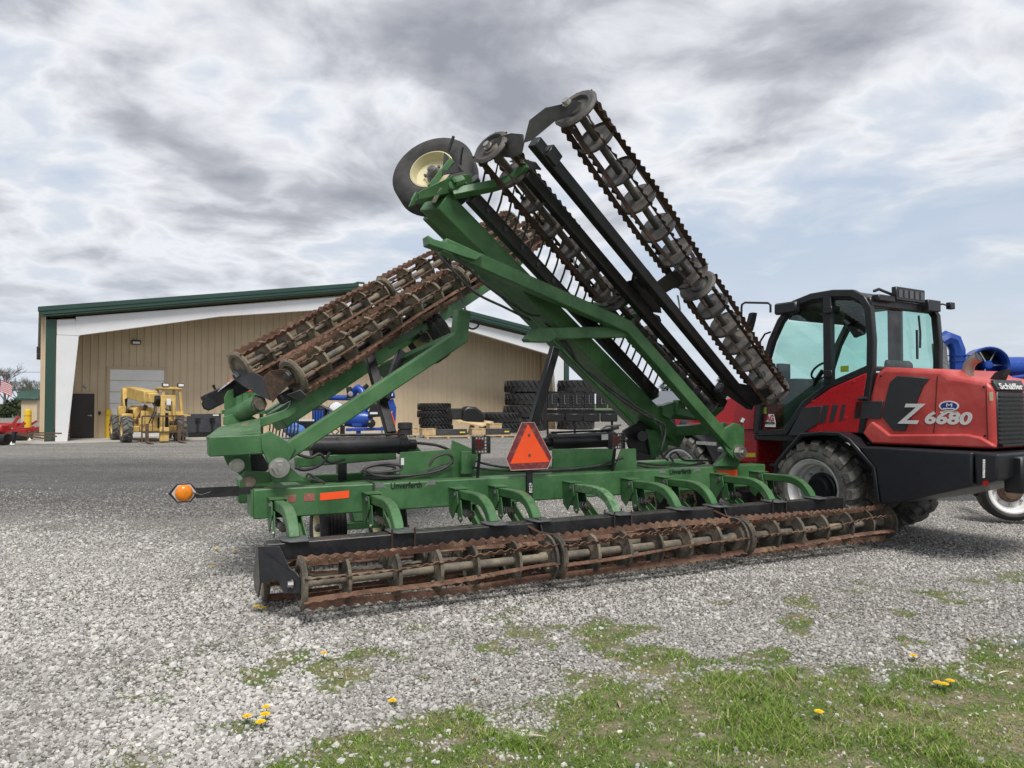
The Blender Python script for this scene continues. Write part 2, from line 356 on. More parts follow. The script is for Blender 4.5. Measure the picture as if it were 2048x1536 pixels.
def build_gravel():
    N = 250000; y = 2.25 + (15. - 2.25) * RNG.random(N) ** 1.9; x = (RNG.random(N) * 2 - 1) * (.74 * y + .25)
    keep = (RNG.random(N) > np.minimum(1, grass_mask(x, y) * 1.04) * .96) & (RNG.random(N) > ss(y, 8.5, 15)); x, y = x[keep], y[keep]; N = len(x)
    r = (.0034 + .0040 * RNG.random(N) + .010 * RNG.random(N) ** 12) * (1 + .22 * ss(-x, -.5, 2.0))
    base = np.array([[-1, -1, -1], [1, -1, -1], [1, 1, -1], [-1, 1, -1], [-.7, -.7, 1], [.7, -.7, 1], [.7, .7, 1], [-.7, .7, 1]], float)
    sh = base[None] * (.55 + .75 * RNG.random((N, 8, 3))) * (r[:, None] * np.array([1, 1, 1]))[:, None, :] * np.stack([.8 + .6 * RNG.random(N), .7 + .5 * RNG.random(N), .45 + .4 * RNG.random(N)], -1)[:, None, :]
    a = RNG.random(N) * 6.283; b = (RNG.random(N) - .5) * 1.2; ca, sa, cb, sb = np.cos(a)[:, None], np.sin(a)[:, None], np.cos(b)[:, None], np.sin(b)[:, None]
    X, Y, Z = sh[..., 0], sh[..., 1] * cb - sh[..., 2] * sb, sh[..., 1] * sb + sh[..., 2] * cb
    X, Y = X * ca - Y * sa, X * sa + Y * ca
    v = np.stack([X + x[:, None], Y + y[:, None], Z + (ground_z(x, y) + r * .22)[:, None]], -1).reshape(-1, 3)
    q = np.array([[0, 3, 2, 1], [4, 5, 6, 7], [0, 1, 5, 4], [1, 2, 6, 5], [2, 3, 7, 6], [3, 0, 4, 7]])
    f = (q[None] + (np.arange(N) * 8)[:, None, None]).reshape(-1, 4)
    pt = fbm(x * .7, y * .7, 101); tone = np.repeat(np.clip(RNG.random(N) * .96 - .32 * ss(pt, .45, .68) - .55 * ss(y + (pt - .5) * 4, 8.2, 11) * (1 - ss(x - .12 * y, -3.2, .2)), 0, 1), 8)
    t = new_mat('limestone_chips'); at = t.node('ShaderNodeAttribute', attribute_name='tone').outputs['Fac']
    c = t.ramp(at, [(0, (.26, .248, .228)), (.2, (.41, .395, .37)), (.5, (.54, .525, .495)), (.88, (.69, .675, .635)), (.965, (.56, .50, .41)), (1, (.38, .31, .245))])
    t.put(t.b.inputs['Base Color'], t.mix(t.mapr(t.noise(t.geo, 90, 3, .6), .3, .7, 0, .35), c, (.28, .26, .23))); t.b.inputs['Roughness'].default_value = .9; t.b.inputs['Specular IOR Level'].default_value = .25
    mass_mesh('gravel', v, f, MATS['limestone_chips'], 'loose crushed limestone gravel covering the yard', tone)
build_gravel()

def build_grass():
    N = 420000; y = 2.1 + 5.0 * RNG.random(N) ** 1.25; x = (RNG.random(N) * 2 - 1) * (.74 * y + .3)
    g = grass_mask(x, y); keep = RNG.random(N) < g ** 1.7 * (.35 + .65 * ss(fbm(x * 9, y * 9, 77, 2), .30, .55)); x, y, g = x[keep], y[keep], g[keep]; N = len(x)
    clump = ss(fbm(x * 2.6 + 7, y * 2.6, 55), .58, .70) * ss(g, .5, .9)
    h = (.006 + .012 * RNG.random(N)) * (.4 + .6 * g) * (1 + 3.2 * clump * RNG.random(N)) * (.75 + .5 * fbm(x * .8, y * .8, 71))
    w = .0013 + .0016 * RNG.random(N); a = RNG.random(N) * 6.283; lean = h * (.4 + 1.3 * RNG.random(N)); la = RNG.random(N) * 6.283
    z = ground_z(x, y); dx, dy = np.cos(a) * w, np.sin(a) * w; lx, ly = np.cos(la) * lean, np.sin(la) * lean
    P = lambda k, s: np.stack([x + lx * k ** 1.7 + dx * s, y + ly * k ** 1.7 + dy * s, z + h * k - .002], -1)
    v = np.stack([P(0, 1), P(0, -1), P(.55, -.8), P(.55, .8), P(1, 0)], 1).reshape(-1, 3)
    o = np.arange(N) * 5
    f = np.concatenate([np.stack([o, o + 1, o + 2], -1), np.stack([o, o + 2, o + 3], -1), np.stack([o + 3, o + 2, o + 4], -1)])
    tone = np.repeat(np.clip(RNG.random(N) * .6 + .5 * fbm(x * 1.3, y * 1.3, 91) - .1 + (RNG.random(N) > .90) * .5, 0, 1), 5)
    t = new_mat('grass_blades'); at = t.node('ShaderNodeAttribute', attribute_name='tone').outputs['Fac']
    c = t.ramp(at, [(0, (.06, .12, .014)), (.35, (.12, .21, .026)), (.65, (.20, .30, .046)), (.8, (.28, .32, .08)), (.92, (.42, .36, .19)), (1, (.54, .46, .29))])
    t.put(t.b.inputs['Base Color'], c); t.b.inputs['Roughness'].default_value = .6; t.b.inputs['Specular IOR Level'].default_value = .3
    t.b.inputs['Subsurface Weight'].default_value = 0
    mass_mesh('grass', v, f, MATS['grass_blades'], 'short patchy lawn grass of the verge', tone)
build_grass()

def build_litter():
    vs = []; fs = []; tones = []
    def husk(x, y, L, w, a, lift):
        n = 6; o = len(vs); c = random.uniform(-.5, .5); z0 = float(ground_z(np.array([x]), np.array([y]))[0]) + .008
        tn = random.random()
        for i in range(n):
            s = i / (n - 1); ww = w * math.sin(math.pi * min(.97, s * .9 + .07)); aa = a + c * (s - .5) * 1.6
            px, py = x + math.cos(aa) * L * (s - .5), y + math.sin(aa) * L * (s - .5)
            for k in (-1, 0, 1):
                vs.append((px - math.sin(aa) * ww * k / 2, py + math.cos(aa) * ww * k / 2, z0 + lift * math.sin(math.pi * s) + (.35 * ww if k else 0))); tones.append(tn)
            if i:
                b = o + 3 * i
                for k in (0, 1): fs.append((b + k - 3, b + k - 2, b + k + 1, b + k))
    for i in range(2600):
        y = 2.3 + 4.2 * random.random() ** 1.2; x = random.uniform(-.72, .72) * y; g = float(grass_mask(np.array([x]), np.array([y]))[0])
        dens = .16 + .84 * math.exp(-((x - 3.0) ** 2 / 1.1 + (y - 4.75) ** 2 / .16))
        if random.random() > (.12 + .9 * g) * dens * 1.2: continue
        big = random.random() < .07
        husk(x, y, random.uniform(.07, .13) if big else random.uniform(.018, .06), random.uniform(.010, .018) if big else random.uniform(.003, .006), random.random() * 6.28, random.uniform(.0, .012))
    t = new_mat('dry_husk'); at = t.node('ShaderNodeAttribute', attribute_name='tone').outputs['Fac']
    t.put(t.b.inputs['Base Color'], t.ramp(at, [(0, (.16, .11, .07)), (.4, (.36, .28, .19)), (.8, (.55, .47, .34)), (1, (.68, .62, .50))])); t.b.inputs['Roughness'].default_value = .8
    mass_mesh('dry_husk_litter', np.array(vs), np.array(fs), MATS['dry_husk'], 'dry corn husks and stalk bits scattered over the verge', np.array(tones), True)
build_litter()

# ------------------------------------------------------------------ steel building
TAN = paint('tan_steel_siding', (.66, .53, .36), .5, var=.07, scale=.7, dust=.10, dust_col=(.36, .29, .20))
TAN2 = paint('tan_trim', (.58, .465, .315), .5, var=.04, scale=1.2)
ROOFG = paint('dark_green_trim', (.022, .062, .046), .4, var=.08, scale=1)
FRAMEW = paint('white_steel_frame', (.72, .73, .74), .45, var=.04, dust=.05, scale=1.5)
DOORW = paint('white_door_panel', (.84, .85, .84), .5, var=.05, scale=2)
DOORB = paint('dark_brown_door', (.028, .022, .020), .35, var=.1, scale=3)
CONC = stained('concrete', [(.3, (.30, .28, .25)), (.5, (.40, .38, .34)), (.7, (.48, .46, .42))], 2, .9, .2, 40)
YELLOW = paint('safety_yellow', (.72, .47, .02), .45, var=.06, dust=.1, scale=5)
DARKGLASS = paint('dark_glass', (.02, .022, .025), .12, var=.1)
bl = (-18.606, 29.469, 0.571)
def building():
    W, EAVE, PEAK, SET, DEEP = 26.1, 5.30, 7.40, 2.65, 24.
    t = thing('steel_building', 'tan ribbed steel shop building with white rigid frame and dark green roof trim', 'building', (bl[0], bl[1], 0), bl[2])
    roof_z = lambda x: EAVE + (PEAK - EAVE) * (1 - abs(x - W / 2) / (W / 2))
    # ribbed wall sheets, one object each
    def sheet(x0, w, y, ztop, zlo=0, along=True):
        m = MB(); prof = []
        for k in range(3):
            a = w * k / 3; prof += [(a, 0), (a + w / 3 - .085, 0), (a + w / 3 - .06, -.032), (a + w / 3 - .025, -.032), (a + w / 3 - .003, 0)]
        prof.append((w, 0)); n = len(prof)
        if along: vs = [(x0 + a, y + b, zlo) for a, b in prof] + [(x0 + a, y + b, ztop(x0 + a)) for a, b in prof]
        else: vs = [(b - .0, y + a, zlo) for a, b in prof] + [(b - .0, y + a, ztop(0)) for a, b in prof]
        m.add(vs, [(i, i + 1, n + i + 1, n + i) for i in range(n - 1)])
        return m.build('wall_panel', TAN, t, angle=20)
    w = (W - .5) / 28
    for i in range(28): sheet(.25 + i * w, w - .004, SET, lambda x: roof_z(x) - .2)
    w2 = DEEP / 26
    for i in range(26): sheet(0, w2 - .004, .05 + i * w2, lambda x: EAVE - .1, along=False)
    m = MB(); m.box((.3, SET + .06, 0), (W - .05, SET + .2, EAVE - .3)); m.build('wall_core', TAN2, t)
    m = MB(); m.box((W - .1, .05, 0), (W, DEEP, EAVE - .1)); m.build('side_wall', TAN, t)
    m = MB(); m.plate([(0, DEEP, 0), (W, DEEP, 0), (W, DEEP, EAVE), (W / 2, DEEP, PEAK - .1), (0, DEEP, EAVE)], (0, .1, 0)); m.build('back_wall', TAN, t)
    # roof slabs and stepped fascia
    for sgn in (0, 1):
        X = (lambda a: a) if not sgn else (lambda a: W - a)
        m = MB(); m.plate([(X(-.25), -.3, EAVE - .02), (X(W / 2), -.3, PEAK), (X(W / 2), -.3, PEAK - .16), (X(-.25), -.3, EAVE - .18)], (0, DEEP + .5, 0))
        rf = m.build('roof', ROOFG, t)
        for k, (d, a, b) in enumerate(((-.36, .04, -.14), (-.33, -.145, -.27), (-.30, -.275, -.33))):
            m = MB(); m.plate([(X(-.28 + .1 * k), d, EAVE + a), (X(W / 2), d, PEAK + a + .03), (X(W / 2), d, PEAK + b + .03), (X(-.28 + .1 * k), d, EAVE + b)], (0, .2, 0)); m.build('fascia', ROOFG, rf)
        m = MB(); m.plate([(X(.0), -.02, 0), (X(.33), -.02, 0), (X(.33), -.02, EAVE - .38), (X(0), -.02, EAVE - .42)], (0, .25, 0)); m.build('corner_trim', ROOFG, t)
        m = MB(); m.box((min(X(-.03), X(-.16)), -.2, EAVE - .2), (max(X(-.03), X(-.16)), DEEP, EAVE - .06)); m.build('gutter', ROOFG, t)
        # tapered white column, knee and rafter: web plates with flanges
        col = [(X(.37), 0, 0), (X(.80), 0, 0), (X(1.14), 0, 4.28), (X(.37), 0, 4.28)]
        m = MB(); m.plate(col, (0, .26, 0)); c = m.build('column', FRAMEW, t, bevel=.01)
        m = MB(); m.plate([(X(.37), .0, 4.29), (X(1.14), 0, 4.29), (X(1.0), 0, EAVE - .34), (X(.37), 0, EAVE - .40)], (0, .26, 0)); m.build('knee', FRAMEW, t, bevel=.01)
        s = (PEAK - EAVE) / (W / 2)
        m = MB(); m.plate([(X(1.13), .0, 4.30), (X(6.6), 0, 5.42), (X(W / 2), 0, PEAK - 1.12), (X(W / 2), 0, PEAK - .52), (X(1.02), 0, EAVE - .35 + s * .65)], (0, .26, 0)); m.build('rafter', FRAMEW, t, bevel=.01)
        m = MB(); m.bar((X(1.145), -.02, 4.26), (X(1.02), -.02, EAVE - .36), .05, .03, (1, 0, 0)); m.build('stiffener', FRAMEW, c)
    m = MB(); m.box((W / 2 - .2, -.4, PEAK + .02), (W / 2 + .2, DEEP + .2, PEAK + .1)); m.build('ridge_cap', ROOFG, t, bevel=.03)
    m = MB(); m.box((W / 2 - .1, -.375, PEAK - .12), (W / 2 + .62, -.365, PEAK + .0)); m.build('maker_plate', WHITE, t)
    # sectional overhead door
    a, b = (2.465, 2.6, 3.067), (4.685, 2.6, 3.122)
    x0, x1, zt = a[0], b[0], a[2]
    m = MB()
    for q in ((x0 - .12, 0, x0, zt + .12), (x1, 0, x1 + .12, zt + .12), (x0, zt, x1, zt + .12)): m.box((q[0], SET - .09, q[1]), (q[2], SET + .0, q[3]))
    d = m.build('overhead_door', TAN2, t)
    for i in range(6):
        h = zt / 6; m = MB(); m.box((x0, SET - .06, i * h + .008), (x1, SET - .01, (i + 1) * h - .004)); m.build('door_section', DOORW, d, bevel=.012)
    # walk door
    a, b = (0.965, 2.6, 1.963), (1.876, 2.6, 1.969)
    x0, x1, zt = a[0], b[0], a[2]
    m = MB()
    for q in ((x0 - .07, 0, x0, zt + .07), (x1, 0, x1 + .07, zt + .07), (x0, zt, x1, zt + .07)): m.box((q[0], SET - .10, q[1]), (q[2], SET, q[3]))
    d = m.build('door', TAN2, t)
    m = MB(); m.box((x0 + .005, SET - .07, .02), (x1 - .005, SET - .02, zt - .005)); m.build('leaf', DOORB, d, bevel=.006)
    m = MB(); m.cyl((x1 - .12, SET - .07, 1.0), (x1 - .12, SET - .13, 1.0), .03, 10); m.bar((x1 - .10, SET - .13, 1.0), (x1 - .25, SET - .13, 1.0), .02, .025); m.build('handle', STEEL, d)
    m = MB(); a = (3.49, 2.6, 4.296); m.box((a[0] - .19, SET - .25, a[2] - .1), (a[0] + .19, SET - .04, a[2] + .1)); l = m.build('wall_light', DOORB, t, bevel=.02)
    m = MB(); m.box((a[0] - .15, SET - .26, a[2] - .07), (a[0] + .15, SET - .248, a[2] + .03)); m.build('lens', DOORW, l)
    m = MB(); a = (1.517, 2.6, 2.274); m.lathe((a[0], SET - .03, a[2]), (0, -1, 0), [(0, .07), (.05, .075), (.09, .05), (.10, 0)], 12); m.build('wall_light', STEEL, t)
    m = MB(); a = (2.08, 2.6, 1.107); m.box((a[0] - .05, SET - .09, a[2] - .07), (a[0] + .05, SET - .03, a[2] + .07)); m.build('outlet_box', DOORB, t, bevel=.01)
    # downpipe and side doors on the left wall
    for k, y in enumerate((3.2, 8.5, 14, 19.5)):
        m = MB(); m.box((-.07, y, 0), (-.035, y + 2.4, 3.2)); m.build('side_door', DOORW, t)
    m = MB(); m.box((-.16, .5, .2), (-.04, .62, EAVE - .2)); m.build('downpipe', TAN2, t)
    for y in (1.5, 6.5):
        m = MB(); m.box((-.3, y, 3.6), (-.04, y + .3, 3.9)); m.build('wall_light', DOORB, t, bevel=.03)
    m = MB(); m.box((-2.5, -1.6, -.3), (W + 2, SET + .1, .012)); ap = m.build('pavement', CONC, kind='structure', label='concrete apron along the front of the steel building')
    ap.location = (bl[0], bl[1], 0); ap.rotation_euler = (0, 0, bl[2])
building()

def bollard(p, h, r, label):
    t = thing('bollard', label, 'bollard', p, group='yellow bollards at the building')
    m = MB(); m.lathe((0, 0, 0), (0, 0, 1), [(0, r), (h - .12, r), (h - .04, r * .85), (h, r * .4), (h, 0)], 20); b = m.build('post', YELLOW, t)
    m = MB(); m.lathe((0, 0, h - .30), (0, 0, 1), [(0, r + .004), (.06, r + .004)], 20); m.build('band', paint('yellow_band', (.55, .35, .02), .5), t)
bollard((-20.033, 30.647, 0), 1.30, .13, 'yellow steel bollard out in front of the left building corner')
a = Matrix.Rotation(bl[2], 4, 'Z') @ Vector(((2.41, 2.4, 0.002))); bollard((bl[0] + a.x, bl[1] + a.y, 0), 1.28, .12, 'yellow steel bollard beside the white overhead door')

# ------------------------------------------------------------------ folded rolling harrow
hw = (-1.5, 5.269, 0.461)
HAR = thing('rolling_harrow', 'green folded rolling harrow with raised wings and rusty basket rollers', 'harrow', (hw[0], hw[1], 0), hw[2])

_blade_cache = {}
def blade_mesh(L, Rr, dark, var=0):
    key = (round(L, 2), round(Rr, 3), dark, var)
    if key in _blade_cache: return _blade_cache[key]
    n = max(24, int(L / .021)); tw = .42 * L / 2; vs = []; fs = []; rnd = random.Random(len(_blade_cache)); b1, b2, p1 = rnd.uniform(-.10, .10), rnd.uniform(.3, 1.6), rnd.uniform(0, 6); ph0 = rnd.uniform(0, 6)
    for i in range(n + 1):
        z = L * i / n; ph = ph0 + 2 * math.pi * z / .088; wob = .006 * math.sin(ph) + rnd.uniform(-.0012, .0012)
        ro = Rr + .011 * math.sin(ph) + rnd.uniform(-.0015, .0015); ri = Rr - .052; ro += .008 * math.sin(z * 2.1 * b2 + p1); ri += .008 * math.sin(z * 2.1 * b2 + p1); th = tw * (z / L - .5) + b1 * math.sin(math.pi * z / L * (1 + b2) + p1)
        ca, sa = math.cos(th), math.sin(th)
        for r_, o_ in ((ri, -.0035), (ri, .0035), (ro, .003 + wob), (ro, -.003 + wob)):
            vs.append((r_ * ca - o_ * sa, r_ * sa + o_ * ca, z))
        if i:
            b = 4 * i
            for k in range(4): fs.append((b - 4 + k, b - 4 + (k + 1) % 4, b + (k + 1) % 4, b + k))
    fs += [(0, 1, 2, 3), (4 * n + 3, 4 * n + 2, 4 * n + 1, 4 * n)]
    m = MB(); m.v = vs; m.f = fs; me = m.mesh('blade', RUSTD if dark else RUST, 50); _blade_cache[key] = me; return me
def lathe_mesh(name, prof, mat, n=26):
    m = MB(); m.lathe((0, 0, 0), (0, 0, 1), prof, n); return m.mesh(name, mat)
_disc = {}
def basket(p0, p1, Rr=.195, nd=5, mud=True, nb=7, a0=0., caked=False):
    """one basket: the axle is the part, its discs, end hubs and wavy blades are its pieces"""
    p0, p1 = V3(p0), V3(p1); L = (p1 - p0).length
    m = MB(); m.lathe((0, 0, 0), (0, 0, 1), [(0, .032), (.02, .045), (.07, .045), (.09, .034), (L - .09, .034), (L - .07, .045), (L - .02, .045), (L, .032)], 12)
    ax = m.build('roller_basket', AXLE if mud else CLEANDISC, HAR); ax.matrix_basis = axis_matrix(p0, p1 - p0)
    kd = (round(Rr, 3), mud, caked)
    if kd not in _disc:
        dm = TANDISC if caked else MUDDISC if mud else CLEANDISC
        _disc[kd] = (lathe_mesh('disc', [(-.004, .034), (-.016, .06), (-.004, .10), (-.004, Rr - .035), (.020, Rr - .028), (.022, Rr - .034), (.004, Rr - .045), (.004, .10), (-.006, .06), (.006, .034)], dm),
                     lathe_mesh('end_disc', [(-.012, .03), (-.012, .07), (.006, .085), (.006, .118), (-.022, .13), (-.022, Rr - .03), (-.004, Rr - .006), (.012, Rr - .012), (.006, Rr - .04), (.006, .14), (.02, .12), (.02, .03)], dm))
    dm, em = _disc[kd]
    for z, mm, fl in [(.012, em, 0), (L - .012, em, 1)] + [(L * (i + 1) / (nd + 1) + random.uniform(-.02, .02), dm, random.random() < .5) for i in range(nd)]:
        o = obj('end_disc' if mm is em else 'disc', mm, ax); o.location = (0, 0, z); o.rotation_euler = (math.pi if fl else 0, 0, random.random() * 6)
    if mud:
        vs = []; fs = []; q = [(0, 3, 2, 1), (4, 5, 6, 7), (0, 1, 5, 4), (1, 2, 6, 5), (2, 3, 7, 6), (3, 0, 4, 7)]
        for k in range(int((240 if caked else 130) * L)):
            th = a0 + 2 * math.pi * random.randrange(nb) / nb + random.uniform(-.03, .03); r_ = Rr - random.uniform(.004, .05); z = random.random() * L; s = random.uniform(.003, .011)
            th += .42 * L / 2 * (z / L - .5); c = Vector((r_ * math.cos(th), r_ * math.sin(th), z)); o = len(vs)
            vs += [c + Vector((random.uniform(.4, 1) * s * x, random.uniform(.4, 1) * s * y, random.uniform(.5, 1.6) * s * w)) for w in (-1, 1) for x, y in ((-1, -1), (1, -1), (1, 1), (-1, 1))]; fs += [tuple(i + o for i in f) for f in q]
        mm = MB(); mm.v = [tuple(v) for v in vs]; mm.f = fs; me = bpy.data.meshes.new('dried_mud'); me.from_pydata(mm.v, [], mm.f); me.materials.append(MUD)
        obj('dried_mud', me, ax, kind='stuff')
    for k in range(nb):
        o = obj('blade', blade_mesh(L, Rr, not mud, (k + int(a0 * 10)) % 4), ax); o.rotation_euler = (0, 0, a0 + 2 * math.pi * k / nb)
    return ax

def bolt(p, d, r, h, mat=STEEL, parent=HAR, name='bolt'):
    m = MB(); d = V3(d).normalized(); m.lathe(p, d, [(0, r * 1.35), (h * .25, r * 1.35), (h * .25, r), (h, r), (h, 0)], 8); return m.build(name, mat, parent)

# --- centre section ----------------------------------------------------------
ZR, ZF = .275, .185                                 # axle heights of the rear and the front row
ends = [0, 2.045, 4.085, 6.13]
for i in range(3): basket((ends[i] + (.03 if i else 0), 0, ZR), (ends[i + 1] - (.03 if i < 2 else 0), 0, ZR), .195, 5, True, 7, .5 + .35 * i)
endf = [-.19, 1.80, 3.75, 5.55]
for i in range(3): basket((endf[i] + .03, .60, ZF), (endf[i + 1] - .03, .60, ZF), .175, 5, True, 7, .2 + .4 * i)
m = MB(); m.box((-.17, 1.15, .573), (5.60, 1.38, .825)); bar_r = m.build('rear_toolbar', GREEN, HAR, bevel=.012, seg=2)
m = MB(); m.box((-.19, 1.155, .60), (-.172, 1.42, .815)); m.build('end_plate', GREEN, HAR)
m = MB(); m.box((-.16, 2.35, .56), (5.60, 2.55, .80)); m.build('front_toolbar', GREEN, HAR, bevel=.012)
for u0 in (.25, 1.9, 3.6, 5.2):
    m = MB(); m.box((u0 - .07, 1.382, .60), (u0 + .07, 2.348, .79)); m.build('cross_member', GREEN2, HAR, bevel=.008)
m = MB(); m.box((-.20, .21, .405), (5.78, .345, .53)); m.build('basket_bar', BLACKP, HAR, bevel=.01, seg=2)
m = MB(); m.box((-.10, .84, .35), (5.55, .93, .43)); m.build('tine_bar', BLACKP, HAR, bevel=.008)
for u0 in np.arange(.05, 5.5, .22):
    m = MB(); m.tube([(u0, .88, .36), (u0, .86, .22), (u0, .80, .06)], [.008, .008, .005], 6); m.build('tine', BLACKP, HAR)
ARMS = [.01, .82, 1.65, 2.06, 2.89, 3.60, 4.05, 4.82, 5.41]
def arc(p, q, r, n=5): return [(p[0] + (q[0] - p[0]) * i / n, p[1] + (q[1] - p[1]) * i / n) for i in range(n + 1)]
ARM_PROF = [(1.10, .700), (.66, .712), (.56, .705), (.48, .685), (.42, .655), (.37, .615), (.335, .575), (.315, .535)]
def arm_parts(u0, i):
    worn = i == 4
    m = MB(); m.sweep([(u0, v_, z_) for v_, z_ in ARM_PROF], (1, 0, 0), .082, .078); a = m.build('spring_arm', GREEN if not worn else WORN, HAR, bevel=.007)
    for s in (-1, 1):
        m = MB(); m.plate([(u0 + s * .058, 1.148, .745), (u0 + s * .058, 1.148, .53), (u0 + s * .058, 1.06, .47), (u0 + s * .058, .93, .63), (u0 + s * .058, .95, .735)], (s * .010, 0, 0)); m.build('bracket', GREEN, HAR, bevel=.002)
        m = MB(); m.plate([(u0 + s * .046, 1.0, .662), (u0 + s * .046, .90, .662), (u0 + s * .046, .86, .50), (u0 + s * .046, .90, .455), (u0 + s * .046, .96, .48)], (s * .008, 0, 0)); m.build('spring_plate', GREEN, a)
        bolt((u0 + s * .068, 1.0, .70), (s, 0, 0), .022, .014, GREYP, a)
        bolt((u0 + s * .054, .91, .49), (s, 0, 0), .014, .012, STEEL, a)
    m = MB(); m.box((u0 - .075, .99, .748), (u0 + .075, 1.148, .758)); m.build('bracket_cap', GREEN, HAR)
    # coil spring with its bolt
    pts = [(u0 + .026 * math.cos(t), 1.14 - .32 * t / 44, .545 + .026 * math.sin(t)) for t in np.arange(0, 44, .8)]
    m = MB(); m.tube(pts, .0075, 5); m.build('coil_spring', GREYP, a)
    m = MB(); m.cyl((u0, 1.14, .545), (u0, .76, .545), .011, 8); m.lathe((u0, .80, .545), (0, -1, 0), [(0, .034), (.03, .034), (.03, .02), (.06, .02), (.06, 0)], 10); m.build('spring_bolt', MUDDISC, a)
    # clamp pad on the basket bar, U-bolts round it
    m = MB(); m.plate([(u0 - .10, .36, .538), (u0 + .05, .38, .538), (u0 + .09, .33, .542), (u0 + .09, .18, .530), (u0 - .05, .16, .534), (u0 - .10, .22, .538)], (0, 0, .012)); m.build('clamp_pad', GREYP, HAR, bevel=.003)
    for s in ((-.085, .10) if i in (1, 4, 7) else ()):
        m = MB(); m.tube([(u0 + s, .355, .57), (u0 + s, .356, .40), (u0 + s, .28, .395), (u0 + s, .20, .40), (u0 + s, .199, .57)], .008, 6); m.build('u_bolt', RUSTD, HAR)
    # leg that carries the tine bar
    m = MB(); m.plate([(u0 + .13, 1.30, .572), (u0 + .13, 1.16, .572), (u0 + .13, .80, .36), (u0 + .13, .90, .32)], (.012, 0, 0)); m.plate([(u0 + .21, 1.30, .572), (u0 + .21, 1.16, .572), (u0 + .21, .80, .36), (u0 + .21, .90, .32)], (.012, 0, 0))
    m.add([(u0 + .142, 1.30, .57), (u0 + .21, 1.30, .57), (u0 + .21, .90, .33), (u0 + .142, .90, .33)], [(0, 1, 2, 3)]); m.build('tine_leg', GREEN, HAR)
WORN = paint('chipped_green_paint', (.05, .17, .055), .5, var=.2, dust=.55, dust_col=(.40, .44, .36), scale=22)
for i, u0 in enumerate(ARMS): arm_parts(u0, i)
# rocker end plates of the basket bar
def saddle(u0, t):
    m = MB()
    m.plate([(u0, .20, .55), (u0, .36, .55), (u0, .52, .33), (u0, .665, .23), (u0, .66, .13), (u0, .56, .11), (u0, .42, .24), (u0, .30, .33), (u0, .17, .31), (u0, .075, .215), (u0, -.035, .215), (u0, -.06, .29), (u0, .0, .345), (u0, .10, .38)], (t, 0, 0))
    m.box((min(u0, u0 + 1.6 * t), .20, .40), (max(u0, u0 + 1.6 * t), .36, .56))
    return m.build('rocker_plate', BLACKP, HAR, bevel=.006)
m = MB()   # the left end plate is a bent channel: its web faces the rear, one leg to each row
m.plate([(-0.263, 0.17, 0.524), (-0.115, 0.17, 0.518), (-0.058, 0.07, 0.374), (-0.021, 0, 0.349), (0.001, -0.03, 0.304), (-0.005, -0.03, 0.211), (-0.103, 0.04, 0.202), (-0.131, 0.1, 0.284), (-0.179, 0.15, 0.289), (-0.246, 0.18, 0.257)], (.004, .014, 0))
m.plate([(-0.263, 0.17, 0.524), (-0.246, 0.18, 0.257), (-0.216, 0.5, 0.083), (-0.226, 0.62, 0.114), (-0.241, 0.6, 0.234), (-0.253, 0.35, 0.484)], (.012, .006, 0))
m.build('rocker_plate', BLACKP, HAR, bevel=.004)
bolt((-.05, 0, ZR), (-1, 0, 0), .024, .035)
for u0 in (2.035, 4.075): saddle(u0, .014)
for u0 in (1.99, 4.03): m = MB(); m.tube([(u0 - .10, .30, .535), (u0, .12, .46), (u0 + .12, -.02, .44)], .012, 6); m.build('brace', RUSTD, HAR)
# reflective tapes, logos
m = MB(); m.plate([(0.378, 1.147, 0.765), (0.633, 1.147, 0.775), (0.633, 1.147, 0.711), (0.379, 1.147, 0.702)], (0, .002, 0)); m.build('reflector_tape', ORANGE, HAR)
m = MB(); m.plate([(0.034, 1.147, 0.76), (0.175, 1.147, 0.763), (0.175, 1.147, 0.705), (0.034, 1.147, 0.701)], (0, .002, 0)); m.build('reflector_tape', FADED, HAR, label='worn away faded red tape')
m = MB(); m.plate([(0.242, 1.147, 0.765), (0.331, 1.147, 0.769), (0.332, 1.147, 0.704), (0.242, 1.147, 0.701)], (0, .002, 0)); m.build('reflector_tape', FADED, HAR, label='worn away faded red tape')
m = MB(); m.plate([(4.855, 1.147, 0.781), (5.155, 1.147, 0.777), (5.155, 1.147, 0.705), (4.855, 1.147, 0.713)], (0, .002, 0)); m.build('reflector_tape', ORANGE, HAR)
m = MB(); m.box((.845, 1.142, .565), (.865, 1.39, .832)); m.build('cable_tie', HOSE, HAR)
LOGO = paint('logo_black', (.012, .016, .014), .5); LGREY = paint('logo_grey', (.16, .17, .16), .5)
def logo(a, b):
    w = b[0] - a[0]; h = .075; z = (a[2] + b[2]) / 2
    o = lettering('maker_name', 'Unverferth', .075, (a[0] + w * .24, 1.1465, z - .027), (1, 0, 0), (0, 0, 1), LOGO, HAR, width=w * .52, bold=.0012)
    for x0, s in ((a[0], 1), (b[0], -1)):
        m = MB(); m.plate([(x0, 1.1475, z + .03), (x0, 1.1475, z - .012), (x0 + s * w * .12, 1.1475, z - .010), (x0 + s * w * .20, 1.1475, z - .032), (x0 + s * w * .13, 1.1475, z + .022), (x0 + s * w * .07, 1.1475, z + .034)], (0, .0015, 0)); m.build('logo_flourish', LGREY, HAR)
logo((0.873, 1.147, 0.794), (1.446, 1.147, 0.802))
logo((4.036, 1.147, 0.792), (4.615, 1.147, 0.796))
